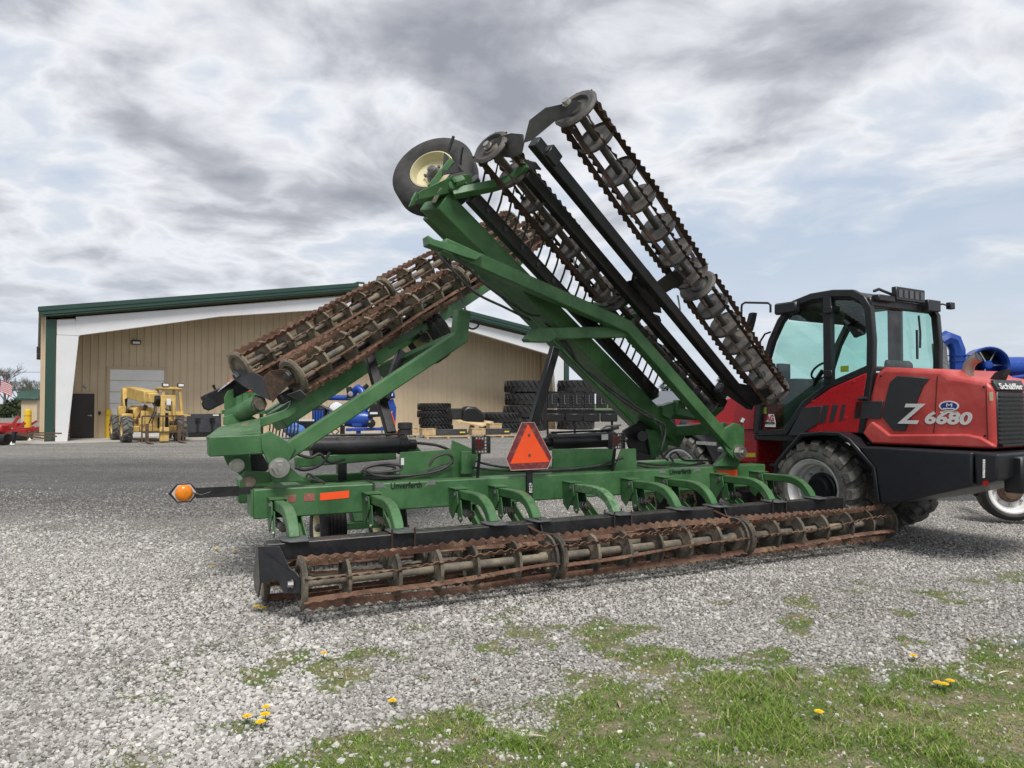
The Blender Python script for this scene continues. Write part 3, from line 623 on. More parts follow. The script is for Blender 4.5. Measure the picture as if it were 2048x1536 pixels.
# slow moving vehicle triangle on its black post
m = MB(); m.box(((2.431, 1.12, 0.787)[0] - .035, 1.125, .60), ((2.431, 1.12, 0.787)[0] + .035, 1.148, 1.12)); post = m.build('sign_post', BLACKP, HAR, bevel=.003)
lettering('stock_number', '8029', .05, ((2.411, 1.12, 0.694)[0] + .045, 1.1225, .66), (0, 0, 1), (-1, 0, 0), WHITE, HAR)
m = MB(); m.plate([(2.329, 1.1, 1.358), (2.466, 1.1, 1.357), (2.67, 1.1, 1.003), (2.618, 1.1, 0.895), (2.211, 1.1, 0.894), (2.157, 1.1, 1.01)], (0, .004, 0)); smv = m.build('warning_sign', DARKRED, HAR, label='orange slow moving vehicle triangle with dark red border')
m = MB(); m.plate([(2.398, 1.099, 1.343), (2.641, 1.099, 0.962), (2.202, 1.099, 0.958)], (0, .003, 0)); m.build('triangle', ORANGE, smv)
SMVE = paint('pale_reflective_edge', (.55, .38, .34), .5)
e = [(2.328, 1.098, 1.358), (2.465, 1.098, 1.357), (2.669, 1.098, 1.003), (2.617, 1.098, 0.895), (2.21, 1.098, 0.894), (2.156, 1.098, 1.01)]
m = MB()
for i in range(6): m.bar(e[i], e[(i + 1) % 6], .006, .003, (0, 1, 0))
m.build('edge_trim', SMVE, smv)
for p in [(2.408, 1.097, 1.234), (2.414, 1.097, 1.036)]: bolt(p, (0, -1, 0), .011, .006, GREYP, smv)
def tail_lamp(c):
    u0, v0, z0 = c; hh = .078
    m = MB(); n = 5; step = 2 * hh / n; b = .010
    for i in range(n + 1):
        a = -hh + i * step; m.box((u0 + a - b / 2, v0 - .004, z0 - hh), (u0 + a + b / 2, v0 + .002, z0 + hh)); m.box((u0 - hh, v0 - .0042, z0 + a - b / 2), (u0 + hh, v0 + .0018, z0 + a + b / 2))
    m.box((u0 - hh - .006, v0, z0 - hh - .006), (u0 - hh, v0 + .07, z0 + hh + .006)); m.box((u0 + hh, v0, z0 - hh - .006), (u0 + hh + .006, v0 + .07, z0 + hh + .006))
    g = m.build('lamp_guard', BLACKP, HAR)
    m = MB(); m.lathe((u0 - .02, v0 + .02, z0), (0, 1, 0), [(0, 0), (0, .05), (.015, .06), (.05, .06), (.07, .03)], 18); m.build('tail_lamp', LAMPRED, HAR)
    m = MB(); m.bar((u0, v0 + .07, z0 - hh), (u0, v0 + .12, .82), .03, .02); m.build('lamp_bracket', BLACKP, HAR)
tail_lamp((1.906, 1.1, 1.148)); tail_lamp((3.474, 1.1, 1.15))
# amber side lamp on its black arm
a0 = (-0.276, 1.25, 0.808); a1 = (-0.611, 1.25, 0.809); c = (-0.702, 1.24, 0.815)
m = MB(); m.bar(a0, a1, .012, .085, (0, 0, 1)); m.bar((a0[0] + .2, a0[1], a0[2]), (a0[0] - .005, a0[1], a0[2]), .03, .06); m.build('lamp_arm', BLACKP, HAR)
m = MB(); m.plate([(c[0] + .105 * math.cos(t) * (1.0 if i % 3 else 1.12), c[1], c[2] + .088 * math.sin(t)) for i, t in enumerate(np.arange(0, 6.28, math.pi / 3))], (0, .01, 0)); m.build('lamp_plate', BLACKP, HAR)
AMBER = paint('amber_lens', (.75, .22, .01), .18, var=.12, scale=30)
m = MB(); m.plate([(c[0] + .093 * math.cos(t), c[1] - .002, c[2] + .078 * math.sin(t)) for i, t in enumerate(np.arange(0, 6.28, math.pi / 3))], (0, .002, 0)); m.build('reflector_plate', paint('dull_white', (.5, .45, .42), .5), HAR)
m = MB(); m.lathe((c[0], c[1] - .002, c[2]), (0, -1, 0), [(0, .068), (.012, .066), (.03, .05), (.036, .03), (.038, 0)], 20); m.build('amber_lamp', AMBER, HAR)
m = MB(); m.tube([(c[0] + .07, c[1] - .01, c[2]), (c[0] + .13, c[1] - .03, c[2] - .02), (c[0] + .20, c[1] - .02, c[2])], .006, 6); m.build('lamp_cable', HOSE, HAR)

# --- frame furniture between the toolbars ------------------------------------
def vpoly(name, pts, th, mat=GREEN, bevel=.004, parent=HAR): m = MB(); m.plate(pts, (0, th, 0)); return m.build(name, mat, parent, bevel=bevel)
vpoly('side_plate', [(1.182, 1.4, 1.08), (1.702, 1.4, 1.094), (1.718, 1.4, 1.186), (1.997, 1.4, 1.065), (1.916, 1.4, 0.775), (1.183, 1.4, 0.79)], .02)
vpoly('side_plate', [(1.767, 1.3, 0.859), (1.777, 1.3, 1.078), (1.958, 1.3, 1.072), (1.894, 1.3, 0.854)], .03)
vpoly('side_plate', [(2.846, 1.4, 1.067), (3.608, 1.4, 1.051), (3.607, 1.4, 0.789), (2.846, 1.4, 0.81)], .02, GREEN2)
vpoly('side_plate', [(3.539, 1.3, 0.8), (3.657, 1.3, 1.05), (3.843, 1.3, 1.05), (3.855, 1.3, 0.787)], .03)
vpoly('lug_plate', [(1.269, 1.75, 1.056), (1.357, 1.75, 1.179), (1.409, 1.75, 1.188), (1.532, 1.75, 1.048)], .04)
m = MB(); m.bar((0.317, 2, 0.973), (1.322, 2, 1.024), .09, .10); m.build('cross_tube', GREEN, HAR, bevel=.008)
m = MB(); m.bar((0.501, 2.2, 0.786), (1.386, 2.2, 0.799), .08, .08); m.build('cross_tube', GREEN2, HAR, bevel=.008)
m = MB(); m.bar((0.818, 2.2, 0.761), (0.816, 2.2, 1.094), .09, .09, (0, 1, 0)); m.build('upright', BLACKP, HAR, bevel=.006)
def cylinder(p0, p1, r, rod):
    p0, p1 = V3(p0), V3(p1); d = (p1 - p0); L = d.length; d.normalize()
    m = MB(); m.cyl(p0, p1, r, 20); m.lathe(p0, d, [(-.03, r * 1.12), (.05, r * 1.12)], 20); m.lathe(p1, d, [(-.06, r * 1.12), (.02, r * 1.12)], 20); c = m.build('fold_cylinder', BLACKP, HAR)
    m = MB(); m.cyl(p0 - d * rod, p0, r * .45, 12); m.build('rod', STEEL, c); m = MB(); m.cyl(p1, p1 + d * .12, r * .6, 12); m.build('clevis', BLACKP, c)
    m = MB(); m.tube([p0 + Vector((0, 0, r * 1.2)), p0 * .5 + p1 * .5 + Vector((0, 0, r * 1.25)), p1 + Vector((0, 0, r * 1.2))], .012, 6); m.build('pipe', BLACKP, c)
    return c
cylinder((0.447, 1.75, 1.137), (1.336, 1.75, 1.134), .085, .25)
cylinder((3.819, 1.75, 1.13), (3.026, 1.75, 1.12), .085, .2)
def hose(pts, r=.013, name='hose', mat=None):
    P = [V3(p) for p in pts]; out = []
    for i in range(len(P) - 1):
        p0, p1, p2, p3 = P[max(0, i - 1)], P[i], P[i + 1], P[min(len(P) - 1, i + 2)]
        for k in range(6):
            t = k / 6; out.append(.5 * ((2 * p1) + (p2 - p0) * t + (2 * p0 - 5 * p1 + 4 * p2 - p3) * t * t + (3 * p1 - p0 - 3 * p2 + p3) * t ** 3))
    out.append(P[-1]); m = MB(); m.tube(out, r, 7); return m.build(name, mat or HOSE, HAR)
hose([(0.796, 1.36, 0.909), (0.857, 1.36, 0.953), (0.976, 1.36, 0.972), (1.121, 1.36, 0.943), (1.024, 1.36, 0.886), (0.834, 1.36, 0.885), (0.905, 1.36, 0.845), (1.17, 1.36, 0.847), (1.419, 1.36, 0.883), (1.65, 1.36, 0.947), (1.702, 1.36, 0.969)], .014)
hose([(0.794, 1.3, 0.937), (0.911, 1.3, 0.91), (1.15, 1.3, 0.923), (1.126, 1.3, 0.971), (0.958, 1.3, 0.986), (0.817, 1.3, 0.946), (0.959, 1.3, 0.875), (1.298, 1.3, 0.87), (1.549, 1.3, 0.907), (1.678, 1.3, 0.989), (1.626, 1.3, 1.058), (1.498, 1.3, 1.028), (1.438, 1.3, 0.949)], .013)
hose([(0.284, 1.28, 0.894), (0.309, 1.28, 0.923), (0.371, 1.28, 0.881), (0.45, 1.28, 0.837), (0.327, 1.28, 0.878), (0.293, 1.28, 0.845)], .010)
hose([(1.923, 1.38, 0.984), (2.115, 1.38, 0.928), (2.338, 1.38, 0.894), (2.805, 1.38, 0.86), (3.297, 1.38, 0.857), (3.686, 1.38, 0.897), (3.887, 1.38, 0.962)], .012)
hose([(1.889, 1.3, 0.918), (2.132, 1.3, 0.884), (2.526, 1.3, 0.858), (3, 1.3, 0.859), (3.373, 1.3, 0.887), (3.67, 1.3, 0.957)], .012)
hose([(3.898, 1.35, 0.891), (4.207, 1.35, 0.852), (4.383, 1.35, 0.874), (4.348, 1.35, 0.949), (4.434, 1.35, 0.986), (4.549, 1.35, 0.897), (4.932, 1.35, 0.872), (5.122, 1.35, 0.789)], .012)
hose([(3.876, 1.32, 0.867), (4.114, 1.32, 0.825), (4.466, 1.32, 0.828), (4.831, 1.32, 0.854)], .012)
hose([(0.196, 1.45, 1.106), (0.351, 1.45, 1.056), (0.44, 1.45, 1.085), (0.531, 1.45, 1.004), (0.669, 1.45, 1.032)], .014)
hose([(0.219, 1.45, 0.971), (0.307, 1.45, 0.945), (0.441, 1.45, 0.985), (0.531, 1.45, 1.096)], .014)
hose([(1.315, 1.5, 1.167), (1.573, 1.5, 1.136), (1.731, 1.5, 1.082)], .014)
hose([(2.201, 0.95, 0.633), (2.179, 0.95, 0.553), (2.147, 0.95, 0.436)], .006)
# transport wheels
def wheel(c, axis, r, w, rim_mat, tyre_mat, parent, rim_r=.55, ribs=5, name='wheel', up=(0, 0, 1)):
    axis = V3(axis).normalized(); h = w / 2; rr = r * rim_r
    m = MB(); prof = [(-h * .75, rr), (-h * .98, rr + (r - rr) * .28), (-h, rr + (r - rr) * .55), (-h * .86, r - .035), (-h * .70, r - .008)]
    for k in range(ribs):
        a = -h * .66 + 1.32 * h * k / ribs; b = a + 1.32 * h / ribs
        prof += [(a + .006, r), (b - .010, r), (b - .008, r - .012), (b - .001, r - .012)]
    prof += [(h * .70, r - .008), (h * .86, r - .035), (h, rr + (r - rr) * .55), (h * .98, rr + (r - rr) * .28), (h * .75, rr)]
    m.lathe((0, 0, 0), (0, 0, 1), prof, 44, closed=True)
    ty = m.build(name, tyre_mat, parent); ty.matrix_basis = axis_matrix(c, axis, up)
    m = MB(); m.lathe((0, 0, 0), (0, 0, 1), [(-h * .82, rr * 1.03), (-h * .86, rr * .97), (-h * .70, rr * .93), (-h * .2, rr * .86), (-h * .1, rr * .5), (-h * .25, rr * .45), (-h * .25, 0)], 32, caps=False)
    m.lathe((0, 0, 0), (0, 0, 1), [(h * .82, rr * 1.03), (h * .86, rr * .97), (h * .70, rr * .93), (h * .0, rr * .86), (-h * .08, rr * .5)], 32, caps=False)
    m.build('rim', rim_mat, ty)
    m = MB(); m.lathe((0, 0, -h * .25), (0, 0, -1), [(0, rr * .36), (.02, rr * .34), (.02, rr * .22), (.08, rr * .20), (.095, rr * .1), (.095, 0)], 16)
    for k in range(6):
        a = k * math.pi / 3; m.lathe((rr * .42 * math.cos(a), rr * .42 * math.sin(a), -h * .25), (0, 0, -1), [(0, .014), (.02, .014), (.02, 0)], 6)
    m.build('hub', GREYP, ty); return ty
for u0 in (.62, 1.22, 4.55, 5.15): wheel((u0, 1.92, .335), (1, 0, 0), .335, .25, CREAM, RUBBER, HAR)
for u0 in (.92, 4.85):
    m = MB(); m.bar((u0 - .3, 1.92, .335), (u0 + .3, 1.92, .335), .07, .07); m.bar((u0, 1.92, .335), (u0, 2.25, .62), .10, .12); m.build('wheel_arm', GREEN2, HAR, bevel=.006)

# --- right wing: leans up to the left, its rows behind the toolbar face the camera ------------
WR = (V3((2.113, -0.271, 3.956)) - V3((5.568, 0.996, 1.673))).normalized()      # outward along the wing
NR = WR.cross(Vector((0, -1, 0))).normalized(); NR = NR if NR.z > 0 else -NR                                        # away from the frame, towards the baskets
basket((2.113, -0.271, 3.956), (3.905, 0.467, 2.85), .205, 5, False, 7, .3)
basket((4.042, 0.516, 2.755), (5.568, 0.996, 1.673), .205, 5, False, 7, .8)
basket((1.549, 0.157, 3.682), (3.143, 0.83, 2.696), .180, 5, False, 7, .1)
basket((3.255, 0.872, 2.617), (4.909, 1.385, 1.55), .180, 5, False, 7, .5)
def vbar(name, a, b, wv, wn, mat, bevel=.008): m = MB(); m.bar(a, b, wn, wv, (0, 1, 0)); return m.build(name, mat, HAR, bevel=bevel)
vbar('basket_bar', (1.827, -0.097, 3.687), (5.37, 1.154, 1.515), .10, .10, BLACKP)
vbar('basket_bar', (1.877, 0.158, 3.51), (5.058, 1.272, 1.538), .10, .10, BLACKP)
def web(name, pts, mat, th=None, bevel=.003): m = MB(); m.plate(pts, th if th else tuple(-WR * .014)); return m.build(name, mat, HAR, bevel=bevel)
web('rocker_plate', [(1.993, -0.292, 3.96), (2.076, -0.316, 3.998), (2.151, -0.311, 3.99), (2.16, -0.287, 3.93), (2.067, -0.27, 3.883), (1.939, -0.231, 3.833), (1.775, -0.144, 3.68), (1.71, -0.137, 3.652), (1.716, -0.221, 3.802), (1.834, -0.272, 3.906)], GREYP)
web('rocker_plate', [(1.719, -0.12, 3.658), (1.741, -0.042, 3.596), (1.698, 0.065, 3.588), (1.578, 0.17, 3.619), (1.522, 0.179, 3.643), (1.536, 0.169, 3.709), (1.605, 0.082, 3.754), (1.647, -0.038, 3.747), (1.72, -0.11, 3.727)], GREYP)
for p in ((2.022, -0.322, 3.938), (1.551, 0.163, 3.667)): bolt(V3(p) + WR * .02, WR, .03, .04)
web('rocker_plate', [(3.407, 0.498, 2.673), (3.619, 0.416, 2.844), (3.791, 0.413, 2.872), (3.901, 0.456, 2.787), (3.756, 0.472, 2.728), (3.511, 0.541, 2.586)], BLACKP)
web('rocker_plate', [(3.241, 0.473, 2.935), (3.356, 0.509, 2.887), (3.658, 0.642, 2.593), (3.74, 0.717, 2.479), (3.536, 0.755, 2.487), (3.327, 0.807, 2.619), (3.167, 0.839, 2.678), (3.224, 0.833, 2.742), (3.349, 0.691, 2.781)], BLACKP)
web('rocker_plate', [(4.924, 1.067, 1.641), (5.007, 1.01, 1.783), (5.419, 0.965, 1.729), (5.6, 0.989, 1.643), (5.502, 1.011, 1.567), (5.245, 1.105, 1.498)], BLACKP)
for c in ((1.945, -0.087, 3.638), (3.32, 0.485, 2.807), (4.78, 1.029, 1.724)):
    c = V3(c); m = MB(); m.bar(c, c + WR * -.14, .12, .11, (0, 1, 0)); m.build('bearing_block', BLACKP, HAR, bevel=.006); bolt(c + WR * .005, WR, .03, .02, GREYP)
vbar('rear_toolbar', (1.23, 0.626, 3.302), (4.787, 1.852, 1.11), .30, .185, GREEN)
vbar('front_toolbar', (1.425, 1.232, 3.365), (4.742, 2.346, 1.192), .16, .16, GREEN2)
vbar('tine_bar', (1.521, 0.481, 3.337), (4.214, 1.462, 1.653), .10, .115, BLACKP)
ta, tb = V3((1.521, 0.481, 3.337)), V3((4.214, 1.462, 1.653))
for k in range(26):
    p = ta.lerp(tb, (k + .5) / 26); m = MB(); m.tube([p, p + NR * .16 + WR * .06 - Vector((0, .04, 0)), p + NR * .40 + WR * .20 - Vector((0, .10, 0))], [.011, .010, .006], 6); m.build('tine', BLACKP, HAR)
    if k % 2: bolt(p - Vector((0, .055, 0)), (0, -1, 0), .02, .012, BLACKP)
def wing_arm(pts, w=.085, h=.075, mat=GREEN): m = MB(); m.tube(pts, .001, 4); m = MB(); P = [V3(p) for p in pts]; nrm = (P[1] - P[0]).cross(P[-1] - P[1]); m.sweep(P, nrm, h, w); return m.build('spring_arm', mat, HAR, bevel=.006)
wing_arm([(1.343, 0.478, 3.34), (1.675, 0.378, 3.426), (1.762, 0.311, 3.45), (1.83, 0.236, 3.487), (1.861, 0.165, 3.527), (1.874, 0.106, 3.567)])
wing_arm([(2.93, 1.078, 2.541), (3.187, 0.962, 2.522), (3.296, 0.914, 2.543), (3.366, 0.837, 2.589), (3.376, 0.746, 2.649)])
wing_arm([(3.306, 1.19, 2.375), (3.513, 0.985, 2.417), (3.607, 0.912, 2.467), (3.655, 0.821, 2.553), (3.662, 0.78, 2.6)])
wing_arm([(4.472, 1.593, 1.421), (4.944, 1.514, 1.389), (5.045, 1.428, 1.431), (5.061, 1.301, 1.515)])
for q in ([(1.721, 0.159, 3.578), (1.818, 0.136, 3.606), (1.917, 0.052, 3.566), (1.984, 0.07, 3.517), (1.884, 0.097, 3.524)], [(3.229, 0.779, 2.654), (3.352, 0.755, 2.689), (3.445, 0.673, 2.624), (3.503, 0.685, 2.559), (3.359, 0.706, 2.583)], [(3.521, 0.881, 2.469), (3.641, 0.855, 2.504), (3.76, 0.776, 2.44), (3.787, 0.778, 2.389), (3.653, 0.804, 2.406)]): web('clamp_pad', q, BLACKP, tuple(NR * .015))
# outer end: spring bracket, gauge wheel, marker rods
vpoly('wing_bracket', [(1.013, 0.394, 3.297), (1.265, 0.42, 3.447), (1.326, 0.424, 3.487), (1.391, 0.46, 3.436), (1.376, 0.48, 3.362), (1.219, 0.452, 3.309), (1.012, 0.416, 3.232)], .20)
vpoly('wing_bracket', [(1.407, 0.443, 3.503), (1.518, 0.463, 3.537), (1.534, 0.499, 3.44), (1.421, 0.477, 3.41)], .12)
vpoly('bracket_tab', [(0.942, 0.415, 3.174), (0.984, 0.387, 3.292), (1.014, 0.397, 3.29), (0.98, 0.424, 3.18)], .05)
vpoly('bracket_tab', [(1.139, 0.453, 3.236), (1.211, 0.429, 3.37), (1.241, 0.439, 3.368), (1.189, 0.466, 3.241)], .012, STEEL)
p0, p1 = V3((1.332, 0.449, 3.417)), V3((1.435, 0.464, 3.461)); m = MB(); dd, sa, sb = frame(p1 - p0)
m.tube([p0 + (p1 - p0) * t / 44 + (sa * math.cos(t) + sb * math.sin(t)) * .045 for t in np.arange(0, 44, .7)], .010, 5); m.build('coil_spring', GREEN2, HAR)
bolt((1.323, 0.451, 3.403), (0, -1, 0), .035, .02, GREEN); bolt((1.546, 0.482, 3.502), tuple(-WR), .035, .05, GREYP)
wheel(V3((1.425, 1.11, 3.672)), -WR * .80 + Vector((0, .45, 0)), .40, .27, CREAM, RUBBER, HAR, .52, 6, 'gauge_wheel', (0, 1, 0))
m = MB(); m.plate([(1.346, 0.689, 3.763), (1.517, 0.652, 3.612), (1.317, 0.659, 3.551)], (.01, .01, 0)); m.build('wheel_shield', BLACKP, HAR)
m = MB(); m.bar((1.223, 0.708, 3.441), (1.413, 0.678, 3.703), .05, .05, (0, 1, 0)); m.build('wheel_strut', GREEN, HAR, bevel=.004)
m = MB(); m.tube([(1.423, 0.787, 3.809), (1.471, 0.775, 3.954)], .016, 6); m.build('marker_rod', BLACKP, HAR)
m = MB(); m.tube([(1.479, 0.628, 3.653), (1.478, 0.603, 3.744), (1.486, 0.588, 3.798)], .012, 6); m.build('marker_rod', BLACKP, HAR)
# lift truss and pivot
m = MB(); m.sweep([(1.257, 0.5, 2.888), (3.399, 0.85, 2.326), (4.971, 1.06, 1.061)], (0, 1, 0), .13, .125); m.build('lift_arm', GREEN, HAR, bevel=.010, seg=2)
vpoly('gusset', [(1.105, 0.43, 2.953), (1.158, 0.43, 2.924), (1.618, 0.43, 2.839), (1.543, 0.43, 2.781), (1.44, 0.43, 2.798), (1.114, 0.43, 2.878)], .14)
vbar('strut', (2.452, 1, 2.228), (3.421, 0.9, 2.28), .11, .115, GREEN)
vpoly('gusset', [(2.289, 0.9, 2.165), (2.398, 0.9, 2.28), (2.565, 0.9, 2.288), (2.638, 0.9, 2.212), (2.536, 0.9, 2.145), (2.316, 0.9, 2.141)], .14)
vbar('strut', (4.67, 1.8, 1.211), (4.954, 1.12, 1.264), .11, .12, GREEN)
vpoly('pivot_plate', [(4.771, 1, 1.237), (4.992, 1, 1.324), (5.127, 1, 1.288), (5.133, 1, 1.128), (5.115, 1, 0.913), (4.988, 1, 0.906), (4.856, 1, 1.022)], .05)
vpoly('pivot_plate', [(4.952, 1.2, 1.227), (5.18, 1.2, 1.317), (5.319, 1.2, 1.28), (5.325, 1.2, 1.115), (5.307, 1.2, 0.893), (5.176, 1.2, 0.886), (5.04, 1.2, 1.006)], .05)
vpoly('pivot_lug', [(4.796, 1.08, 0.839), (4.974, 1.08, 1.003), (5.125, 1.08, 1.079), (5.216, 1.08, 1.008), (5.108, 1.08, 0.816)], .09)
def pin(c): 
    m = MB(); c = V3(c); m.lathe(c, (0, -1, 0), [(-.3, .045), (0, .045), (0, .085), (.022, .085), (.022, .062)], 20); o = m.build('pivot_pin', STEEL, HAR)
    m = MB(); m.lathe(c + Vector((0, -.022, 0)), (0, -1, 0), [(0, .062), (.05, .062), (.05, .03), (.075, .03), (.075, 0)], 6); m.build('nut', STEEL, o)
pin((5.041, 1, 0.994))
m = MB(); m.cyl((5.082, 1, 1.323), (5.113, 1, 1.368), .03, 10); m.build('lug', STEEL, HAR)
vpoly('hinge_plate', [(4, 1.75, 1.224), (4.373, 1.75, 1.408), (4.631, 1.75, 1.226), (4.652, 1.75, 1.045), (4.407, 1.75, 0.921), (4.098, 1.75, 1.001)], .05, BLACKP)
vpoly('hinge_plate', [(4.277, 1.7, 1.245), (4.628, 1.7, 1.198), (4.59, 1.7, 0.99), (4.369, 1.7, 0.891)], .04, GREEN2)
m = MB(); m.cyl((4.152, 1.6, 1.169), (4.374, 1.9, 1.153), .06, 16); m.build('hinge_pin', BLACKP, HAR)
vbar('wing_rest', (2.774, 1.7, 1.312), (3.05, 1.7, 2.162), .09, .095, BLACKP)
vpoly('bracket', [(4.363, 1.5, 1.515), (4.545, 1.5, 1.567), (4.588, 1.5, 1.468), (4.471, 1.5, 1.364), (4.363, 1.5, 1.411)], .12)
vpoly('bracket', [(4.518, 1.45, 1.48), (4.556, 1.45, 1.585), (4.651, 1.45, 1.568), (4.665, 1.45, 1.422), (4.533, 1.45, 1.411)], .10)
vpoly('bracket', [(3.061, 1, 2.499), (3.158, 1, 2.545), (3.274, 1, 2.5), (3.157, 1, 2.391)], .14, GREEN2)
vbar('link_bar', (4.559, 1.5, 1.457), (4.855, 1.3, 1.376), .08, .09, GREEN)
vbar('tine_bar_mount', (4.193, 1.7, 1.585), (4.233, 1.45, 1.687), .12, .10, GREEN2)
hose([(1.175, 0.45, 2.824), (1.334, 0.45, 2.681), (1.564, 0.5, 2.511), (1.951, 0.7, 2.425), (2.342, 0.95, 2.355)], .012)
hose([(1.333, 0.45, 2.83), (1.517, 0.5, 2.703), (1.778, 0.6, 2.561), (2.262, 0.9, 2.418), (2.469, 1, 2.406)], .012)
hose([(2.592, 1.1, 2.358), (2.853, 1.1, 2.141), (3.002, 1.1, 1.94), (3.307, 1.1, 1.712), (3.622, 1.1, 1.518), (3.883, 1.1, 1.394), (4.071, 1.1, 1.311), (4.083, 1.1, 1.202), (4.028, 1.1, 1.013), (4.194, 1.2, 0.919)], .012)
hose([(2.661, 1.12, 2.338), (2.954, 1.12, 1.991), (3.258, 1.12, 1.78), (3.702, 1.12, 1.518), (3.965, 1.12, 1.376), (4.058, 1.12, 1.201), (4.105, 1.2, 0.977)], .011)

# --- left wing: lies lower and one row further forward --------------------------------------
WL = (V3((3.796, 3.2, 3.94)) - V3((0.27, 1.9, 1.794))).normalized(); NL = WL.cross(Vector((0, 1, 0))).normalized(); NL = NL if NL.z > 0 else -NL
basket((0.27, 1.9, 1.794), (2.224, 2.705, 2.945), .205, 6, True, 9, .2, True)
basket((2.313, 2.735, 2.997), (3.769, 3.193, 3.922), .205, 5, True, 9, .6, True)
basket((-0.16, 2.322, 1.885), (1.451, 3.013, 2.811), .190, 6, True, 9, .4, True)
basket((1.519, 3.038, 2.854), (3.465, 3.662, 4.018), .190, 6, True, 9, .1, True)
vbar('basket_bar', (0.172, 2.003, 1.579), (3.06, 3.131, 3.317), .10, .10, BLACKP)
vbar('basket_bar', (0.063, 2.224, 1.703), (2.863, 3.317, 3.396), .09, .09, BLACKP)
def webl(name, pts, mat, bevel=.003): m = MB(); m.plate(pts, tuple(WL * .014)); return m.build(name, mat, HAR, bevel=bevel)
webl('rocker_plate', [(-0.221, 2.313, 1.863), (-0.17, 2.318, 1.884), (-0.089, 2.25, 1.868), (0.009, 2.037, 1.799), (0.078, 1.965, 1.569), (-0.008, 2.037, 1.617), (-0.148, 2.213, 1.715), (-0.224, 2.276, 1.789)], BLACKP)
RUSTPL = stained('rust_stained_plate', [(.3, (.02, .02, .022)), (.48, (.05, .032, .024)), (.6, (.12, .065, .04))], 7, .6, .2)
webl('rocker_plate', [(0.009, 2.037, 1.799), (0.064, 1.975, 1.851), (0.148, 1.87, 1.863), (0.241, 1.871, 1.879), (0.297, 1.871, 1.827), (0.278, 1.865, 1.746), (0.21, 1.903, 1.698), (0.146, 1.957, 1.627), (0.092, 1.966, 1.55)], RUSTPL)
for p in ((-0.192, 2.275, 1.814), (0.231, 1.864, 1.821)): bolt(p, tuple(-WL), .035, .03, GREYP)
vbar('rear_toolbar', (0.227, 2.591, 1.363), (3.274, 3.737, 3.285), .26, .21, GREEN)
vbar('front_toolbar', (0.273, 3.136, 1.39), (3.265, 4.222, 3.302), .2, .2, GREEN2)
vbar('tine_bar', (-0.45, 2.568, 1.55), (-0.01, 2.783, 1.781), .12, .16, BLACKP)
m = MB(); m.tube([(-0.385, 2.585, 1.73), (-0.352, 2.581, 1.655), (-0.174, 2.631, 1.795)], .018, 6); m.build('marker_rod', BLACKP, HAR)
bolt((-0.431, 2.505, 1.54), (0, -1, 0), .05, .03, BLACKP)
vpoly('wing_bracket', [(-0.284, 2.548, 1.605), (-0.25, 2.576, 1.671), (-0.195, 2.601, 1.692), (-0.179, 2.553, 1.439), (-0.267, 2.508, 1.39)], .05)
vpoly('wing_bracket', [(-0.319, 2.203, 1.416), (-0.162, 2.276, 1.462), (-0.065, 2.307, 1.432), (0.009, 2.326, 1.391), (0.032, 2.32, 1.322), (-0.067, 2.277, 1.3), (-0.212, 2.226, 1.328), (-0.319, 2.185, 1.34)], .06)
m = MB(); m.cyl((-0.233, 2.38, 1.407), (-0.011, 2.116, 1.55), .085, 18); m.build('pivot_tube', GREEN, HAR); bolt((-0.014, 2.093, 1.54), (.3, -1, 0), .06, .05, MUDDISC)
def left_arm(pts): m = MB(); m.sweep(pts, (0, 1, 0), .085, .085); return m.build('spring_arm', GREEN, HAR, bevel=.006)
left_arm([(-0.059, 1.909, 1.353), (0.175, 2.017, 1.424), (0.246, 2.049, 1.448), (0.293, 2.074, 1.481), (0.32, 2.094, 1.53), (0.333, 2.116, 1.609)])
left_arm([(1.412, 2.577, 2.183), (1.71, 2.688, 2.332), (1.793, 2.72, 2.39), (1.83, 2.741, 2.452), (1.842, 2.758, 2.535)])
left_arm([(1.847, 2.735, 2.394), (2.059, 2.812, 2.517), (2.139, 2.841, 2.571), (2.186, 2.864, 2.636), (2.208, 2.887, 2.748)])
left_arm([(3.159, 3.188, 3.27), (3.372, 3.25, 3.383), (3.444, 3.275, 3.453), (3.468, 3.293, 3.545)])
webl('clamp_pad', [(0.2, 1.837, 1.626), (0.322, 1.8, 1.673), (0.385, 1.81, 1.612), (0.346, 1.923, 1.555)], GREYP)
vpoly('gusset', [(-0.013, 2.27, 1.392), (0.026, 2.272, 1.333), (0.039, 2.26, 1.254), (0.004, 2.242, 1.236), (-0.049, 2.235, 1.296)], .10)
# left pivot: box arm, plate, lift truss
m = MB(); m.bar((-0.525, 1.22, 1.195), (-0.09, 1.22, 1.205), .26, .165); m.build('hinge_arm', GREEN, HAR, bevel=.010, seg=2)
m = MB(); m.plate([(-0.549, 1.1, 1.254), (-0.383, 1.9, 1.311), (-0.025, 1.9, 1.39), (-0.123, 1.1, 1.282)], (0, 0, .02)); m.build('hinge_cover', GREEN, HAR, bevel=.004)
m = MB(); m.bar((-0.307, 1.5, 1.244), (-0.154, 1.75, 1.349), .05, .05); m.build('brace', MUD, HAR)
vpoly('pivot_plate', [(-0.125, 1.06, 1.284), (-0.057, 1.06, 1.316), (0.098, 1.06, 1.216), (0.156, 1.06, 1.173), (0.075, 1.06, 1.007), (0.043, 1.06, 0.953), (-0.022, 1.06, 0.948), (-0.063, 1.06, 1.033), (-0.12, 1.06, 1.168)], .05)
vpoly('pivot_lug', [(-0.042, 1.14, 0.963), (0.006, 1.14, 1.067), (0.08, 1.14, 1.043), (0.257, 1.14, 0.877), (-0.009, 1.14, 0.873)], .10)
pin((0.016, 1.05, 1.01))
